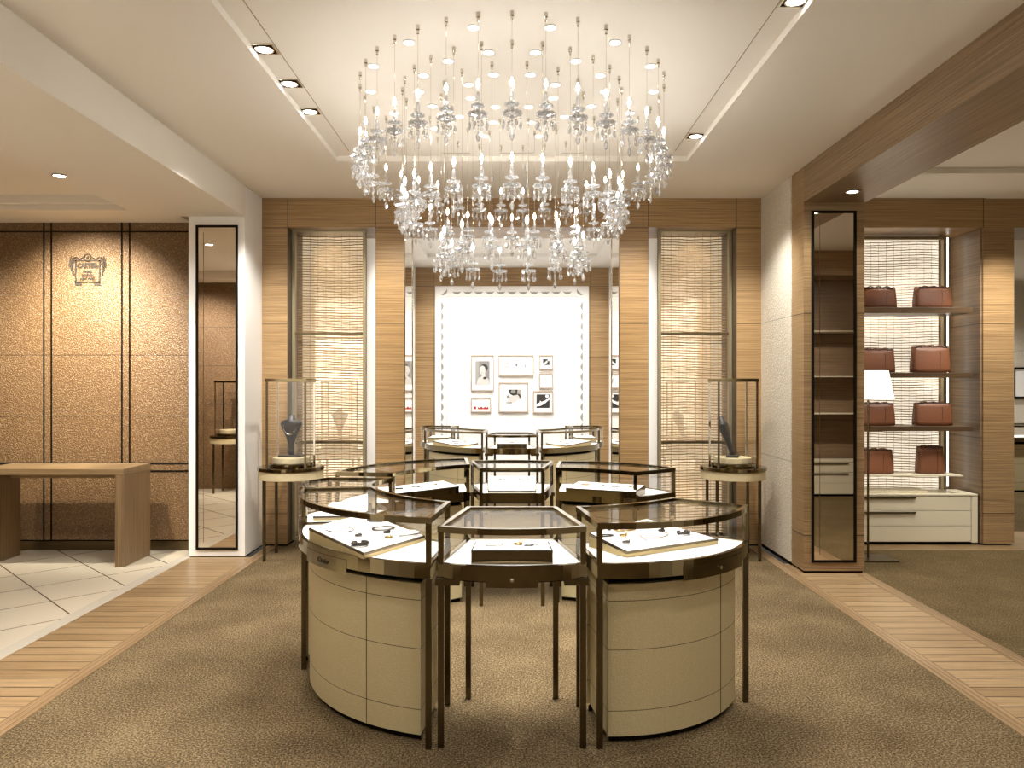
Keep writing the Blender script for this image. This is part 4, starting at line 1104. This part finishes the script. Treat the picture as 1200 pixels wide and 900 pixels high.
o = box('display_slab', 2.85, 3.90, 7.20, 7.42, 0.477, 0.500, M['cabinet'], bevel=0.002); tag(o, 'flat ivory slab lying on top of the drawer cabinet', 'slab')
wsh = t
dup(t, (4.15, 1.70, 0), PI, 'low ivory drawer cabinet seen only in the mirror of the wood pillar')

def handbag(w, h, label, narrow=False):
    t = thing('handbag', label, 'handbag')
    bm = bm_new(); nx, nz, d = 12, 6, 0.065
    def P(u, v, s):      # u -1..1, v 0..1
        ww = w / 2 * (1 - 0.035 * v + 0.008 * math.sin(v * 5)); x = u * ww
        bulge = d * (1 - 0.45 * v ** 1.6) * (0.62 + 0.38 * math.cos(u * PI / 2 * 0.95) ** 0.6)
        z = h * v * (1 - 0.04 * (1 - abs(u)) * v) - 0.006 * abs(u) ** 4 * (1 - v) * -1
        return Vector((x, s * bulge, z))
    g = {s: [[bm.verts.new(P(-1 + 2 * i / nx, j / nz, s)) for i in range(nx + 1)] for j in range(nz + 1)] for s in (-1, 1)}
    for s in (-1, 1):
        for j in range(nz):
            for i in range(nx): bm.faces.new((g[s][j][i], g[s][j][i + 1], g[s][j + 1][i + 1], g[s][j + 1][i]))
    for j in range(nz):
        for i in (0, nx): bm.faces.new((g[-1][j][i], g[1][j][i], g[1][j + 1][i], g[-1][j + 1][i]))
    for i in range(nx): bm.faces.new((g[-1][0][i], g[-1][0][i + 1], g[1][0][i + 1], g[1][0][i]))
    for i in range(nx): bm.faces.new((g[-1][nz][i], g[-1][nz][i + 1], g[1][nz][i + 1], g[1][nz][i]))
    obj('body', bm, M['bag'], t, smooth=True)
    bm = bm_new()
    for s in (-1, 1):
        u0 = 0.42
        pts = [(w * 0.5 * u0 + 0.0, -0.064 * 0.7, h * 0.05 + h * 0.75 * q / 6) if False else (w * (0.16 + 0.05 * math.sin(q / 6 * PI / 2)), -d * (1 - 0.45 * (q / 6 * .8) ** 1.6) * 0.93 - 0.001, h * 0.02 + h * 0.80 * q / 6) for q in range(7)]
    add_tube(bm, pts, 0.0022, 5)
    obj('seam', bm, M['bag_seam'], t)
    for s in (-1, 1):
        bm = bm_new(); pts = []
        for q in range(15):
            a = q / 14
            pts.append((w * (-0.36 + 0.72 * a), s * 0.022, h * (0.955) + h * 0.09 * abs(math.sin(a * PI * 3)) ** 0.7 * (1 if s < 0 else .8)))
        add_tube(bm, pts, 0.0052, 6); obj('handle', bm, M['bag'], t, smooth=True)
        bm = bm_new(); add_tube(bm, [(w * (-0.44 + 0.88 * q / 10), s * 0.034, h * 0.985 + 0.002 * math.sin(q * 2)) for q in range(11)], 0.0045, 6); obj('top_piping', bm, M['lining'] if s > 0 else M['bag_seam'], t)
    for s in (-1, 1):
        bm = bm_new(); add_box(bm, s * w * 0.475 - 0.006, s * w * 0.475 + 0.006, -0.02, 0.02, h * 0.72, h * 0.80); obj('side_tab', bm, M['bag'], t)
    return t
def bx(px, y=7.32): return (px - 600) * y / F
bagA = handbag(0.335, 0.205, 'wide tan leather handbag at the right on the highest shelf')
bagA.location = (bx(1091), 7.30, 2.215)
G = 'tan handbags in the niche'; bagA['group'] = G
dup(bagA, (bx(1027), 7.30, 2.215), 0, 'tan leather handbag at the left on the highest shelf, partly behind the pillar', (0.98, 1, .98))
dup(bagA, (bx(1088.5), 7.30, 1.605), 0, 'large tan handbag at the right on the second shelf, upright', (1.03, 1, 1.22))
dup(bagA, (bx(1025), 7.30, 1.605), 0, 'tan handbag at the left on the second shelf, partly behind the pillar', (.98, 1, 1.10))
dup(bagA, (bx(1091), 7.30, 1.105), 0, 'wide tan handbag at the right on the third shelf', (1.02, 1, 1.06))
dup(bagA, (bx(1025), 7.30, 1.105), 0, 'tan handbag at the left on the third shelf beside the lamp shade', (.98, 1, 1.04))
bagB = handbag(0.235, 0.258, 'narrow tall tan handbag at the right on the thin pale shelf')
bagB.location = (bx(1088), 7.30, 0.650); bagB['group'] = G
dup(bagA, (bx(1023), 7.30, 0.650), 0, 'tan handbag at the left on the thin pale shelf, behind the lamp pole', (1.0, 1, 1.12))

# floor lamp
t = thing('floor_lamp', 'floor lamp with glowing cream shade standing behind the wood pillar', 'lamp', (3.05, 6.58, 0))
bm = bm_new(); add_box(bm, -0.17, 0.205, -0.13, 0.13, 0, 0.015); obj('base', bm, M['bronze_frame'], t, bevel=0.002)
bm = bm_new(); add_lathe(bm, [(0.009, 0.014), (0.009, 1.42)], 12); obj('pole', bm, M['bronze_leg'], t)
bm = bm_new(); n = 32
r0, r1 = [], []
for i in range(n):
    a = 2 * PI * i / n; r0.append(bm.verts.new((0.205 * math.cos(a), 0.205 * math.sin(a), 1.372))); r1.append(bm.verts.new((0.160 * math.cos(a), 0.160 * math.sin(a), 1.612)))
for i in range(n): bm.faces.new((r0[i], r0[(i + 1) % n], r1[(i + 1) % n], r1[i]))
obj('lamp_shade', bm, M['shade'], t, smooth=True)
bm = bm_new(); add_lathe(bm, [(0, 1.42), (0.02, 1.44), (0.028, 1.48), (0.018, 1.52), (0, 1.53)], 14); obj('bulb', bm, M['lampglow'], t)
pl = bpy.data.lights.new('lamp_light', 'POINT'); pl.energy = 16; pl.color = WARM; pl.shadow_soft_size = 0.03
po = bpy.data.objects.new('lamp_light', pl); C.objects.link(po); po.location = (3.05, 6.58, 1.57)

# picture in the farther room at right edge
t = thing('picture_frame', 'dark-framed picture on the cream wall of the farther room, at the right edge', 'picture', (8.47, 12.89, 1.26))
bm = bm_new()
for a in ((-.08, -.05, 0, .52), (.25, .28, 0, .52), (-.05, .25, 0, .03), (-.05, .25, .49, .52)): add_box(bm, a[0], a[1], -0.04, 0, a[2], a[3])
obj('frame', bm, M['black'], t)
bm = bm_new(); add_box(bm, -.05, .25, -0.02, 0, .03, .49); obj('mount', bm, M['paper'], t)

# ------------------------------------------------------------ chandelier: candle pendants on single wires
U = 1.023
def pendant_proto(drop):
    """origin at the tip of the candle bulb; drop = wire length up to the ceiling"""
    t = thing('crystal_candle_pendant', 'x', 'pendant light')
    bm = bm_new(); add_lathe(bm, [(0.0, drop), (0.009, drop), (0.009, drop - 0.022), (0.006, drop - 0.026), (0.006, drop - 0.042), (0, drop - 0.044)], 10); obj('ceiling_cap', bm, M['steel'], t)
    bm = bm_new(); add_lathe(bm, [(0.0013, -0.01), (0.0013, drop - 0.04)], 5); obj('suspension_wire', bm, M['steel'], t)
    bm = bm_new(); add_lathe(bm, [(0, 0.0), (0.003, -0.010), (0.0085, -0.026), (0.0080, -0.036), (0.004, -0.042), (0.0, -0.043)], 10); obj('candle_bulb', bm, M['flame'], t, smooth=True)
    bm = bm_new(); add_lathe(bm, [(0, -0.043), (0.006, -0.046), (0.0085, -0.051), (0.006, -0.056), (0, -0.059)], 8); obj('glass_bead', bm, M['crystal'], t)
    bm = bm_new(); add_lathe(bm, [(0, -0.060), (0.006, -0.070), (0.0105, -0.087), (0.0115, -0.112), (0.008, -0.121), (0, -0.123)], 8); obj('candle_sleeve', bm, M['crystal'], t)
    def facet(bm, x, y, z, r, h):
        add_lathe(bm, [(0, h), (r * 0.7, h * 0.55), (r, 0), (r * 0.7, -h * 0.55), (0, -h)], 6, Matrix.Translation((x, y, z)))
    def dish(name, R_, z, nb, rb):
        bm = bm_new()
        add_lathe(bm, [(0.0, z + 0.006), (R_ * 0.35, z + 0.005), (R_ * 0.85, z + 0.001), (R_ * 0.86, z - 0.002), (R_ * 0.35, z - 0.008), (0, z - 0.011)], 12)
        for q in range(nb):
            a = 2 * PI * q / nb; facet(bm, R_ * 0.86 * math.cos(a), R_ * 0.86 * math.sin(a), z, rb, rb * 0.9)
        obj(name, bm, M['crystal'], t)
    dish('upper_dish', 0.033, -0.132, 9, 0.0085)
    dish('lower_dish', 0.047, -0.172, 12, 0.0105)
    bm = bm_new(); facet(bm, 0, 0, -0.150, 0.011, 0.010); facet(bm, 0, 0, -0.190, 0.014, 0.010); obj('stem_bead', bm, M['crystal'], t)
    bm = bm_new()
    add_lathe(bm, [(0, 0), (0.0050, -0.006), (0, -0.012)], 6); add_lathe(bm, [(0, -0.013), (0.0045, -0.018), (0, -0.024)], 6)
    add_lathe(bm, [(0, -0.025), (0.0082, -0.045), (0.0058, -0.055), (0, -0.061)], 6)
    proto = obj('crystal_drop', bm, M['crystal'], t)
    n = 8
    for k in range(n):
        o = proto if k == 0 else proto.copy()
        if k: C.objects.link(o); o.parent = t
        a = 2 * PI * (k + 0.5) / n; o.location = (0.044 * math.cos(a), 0.044 * math.sin(a), -0.184); o.rotation_euler = (0, 0, a)
    bm = bm_new()
    add_lathe(bm, [(0, -0.200), (0.0065, -0.208), (0, -0.217)], 6); add_lathe(bm, [(0, -0.218), (0.007, -0.226), (0, -0.235)], 6); add_lathe(bm, [(0, -0.236), (0.005, -0.241), (0, -0.247)], 6)
    add_lathe(bm, [(0, -0.248), (0.0125, -0.276), (0.0085, -0.294), (0, -0.304)], 6)
    obj('centre_drop', bm, M['crystal'], t)
    return t
RINGS = ((0.90, 1.023, 35, 2.950, 0.0, 'outer'), (0.655, 0.715, 26, 2.690, 0.0, 'middle'), (0.430, 0.465, 14, 2.422, 0.19, 'inner'))
for a_, b_, n, ztip, off, nm in RINGS:
    proto = pendant_proto(TC - ztip)
    for k in range(n):
        th = 2 * PI * k / n + off
        x, y = a_ * math.sin(th), CYC - b_ * math.cos(th)
        side = 'right' if k <= n / 2 else 'left'; idx = k if k <= n / 2 else n - k
        if k == 0: lab = f'crystal candle pendant at the very front of the {nm} ring'
        else: lab = f'crystal candle pendant in the {nm} ring, {ordinals(idx - 1)} behind the front one on the {side}'
        r = proto if k == 0 else dup(proto, (x, y, ztip))
        r.location = (x, y, ztip); r.rotation_euler = (0, 0, random.uniform(0, 0.8))
        r['label'] = lab; r['group'] = 'crystal candle pendants of the chandelier'
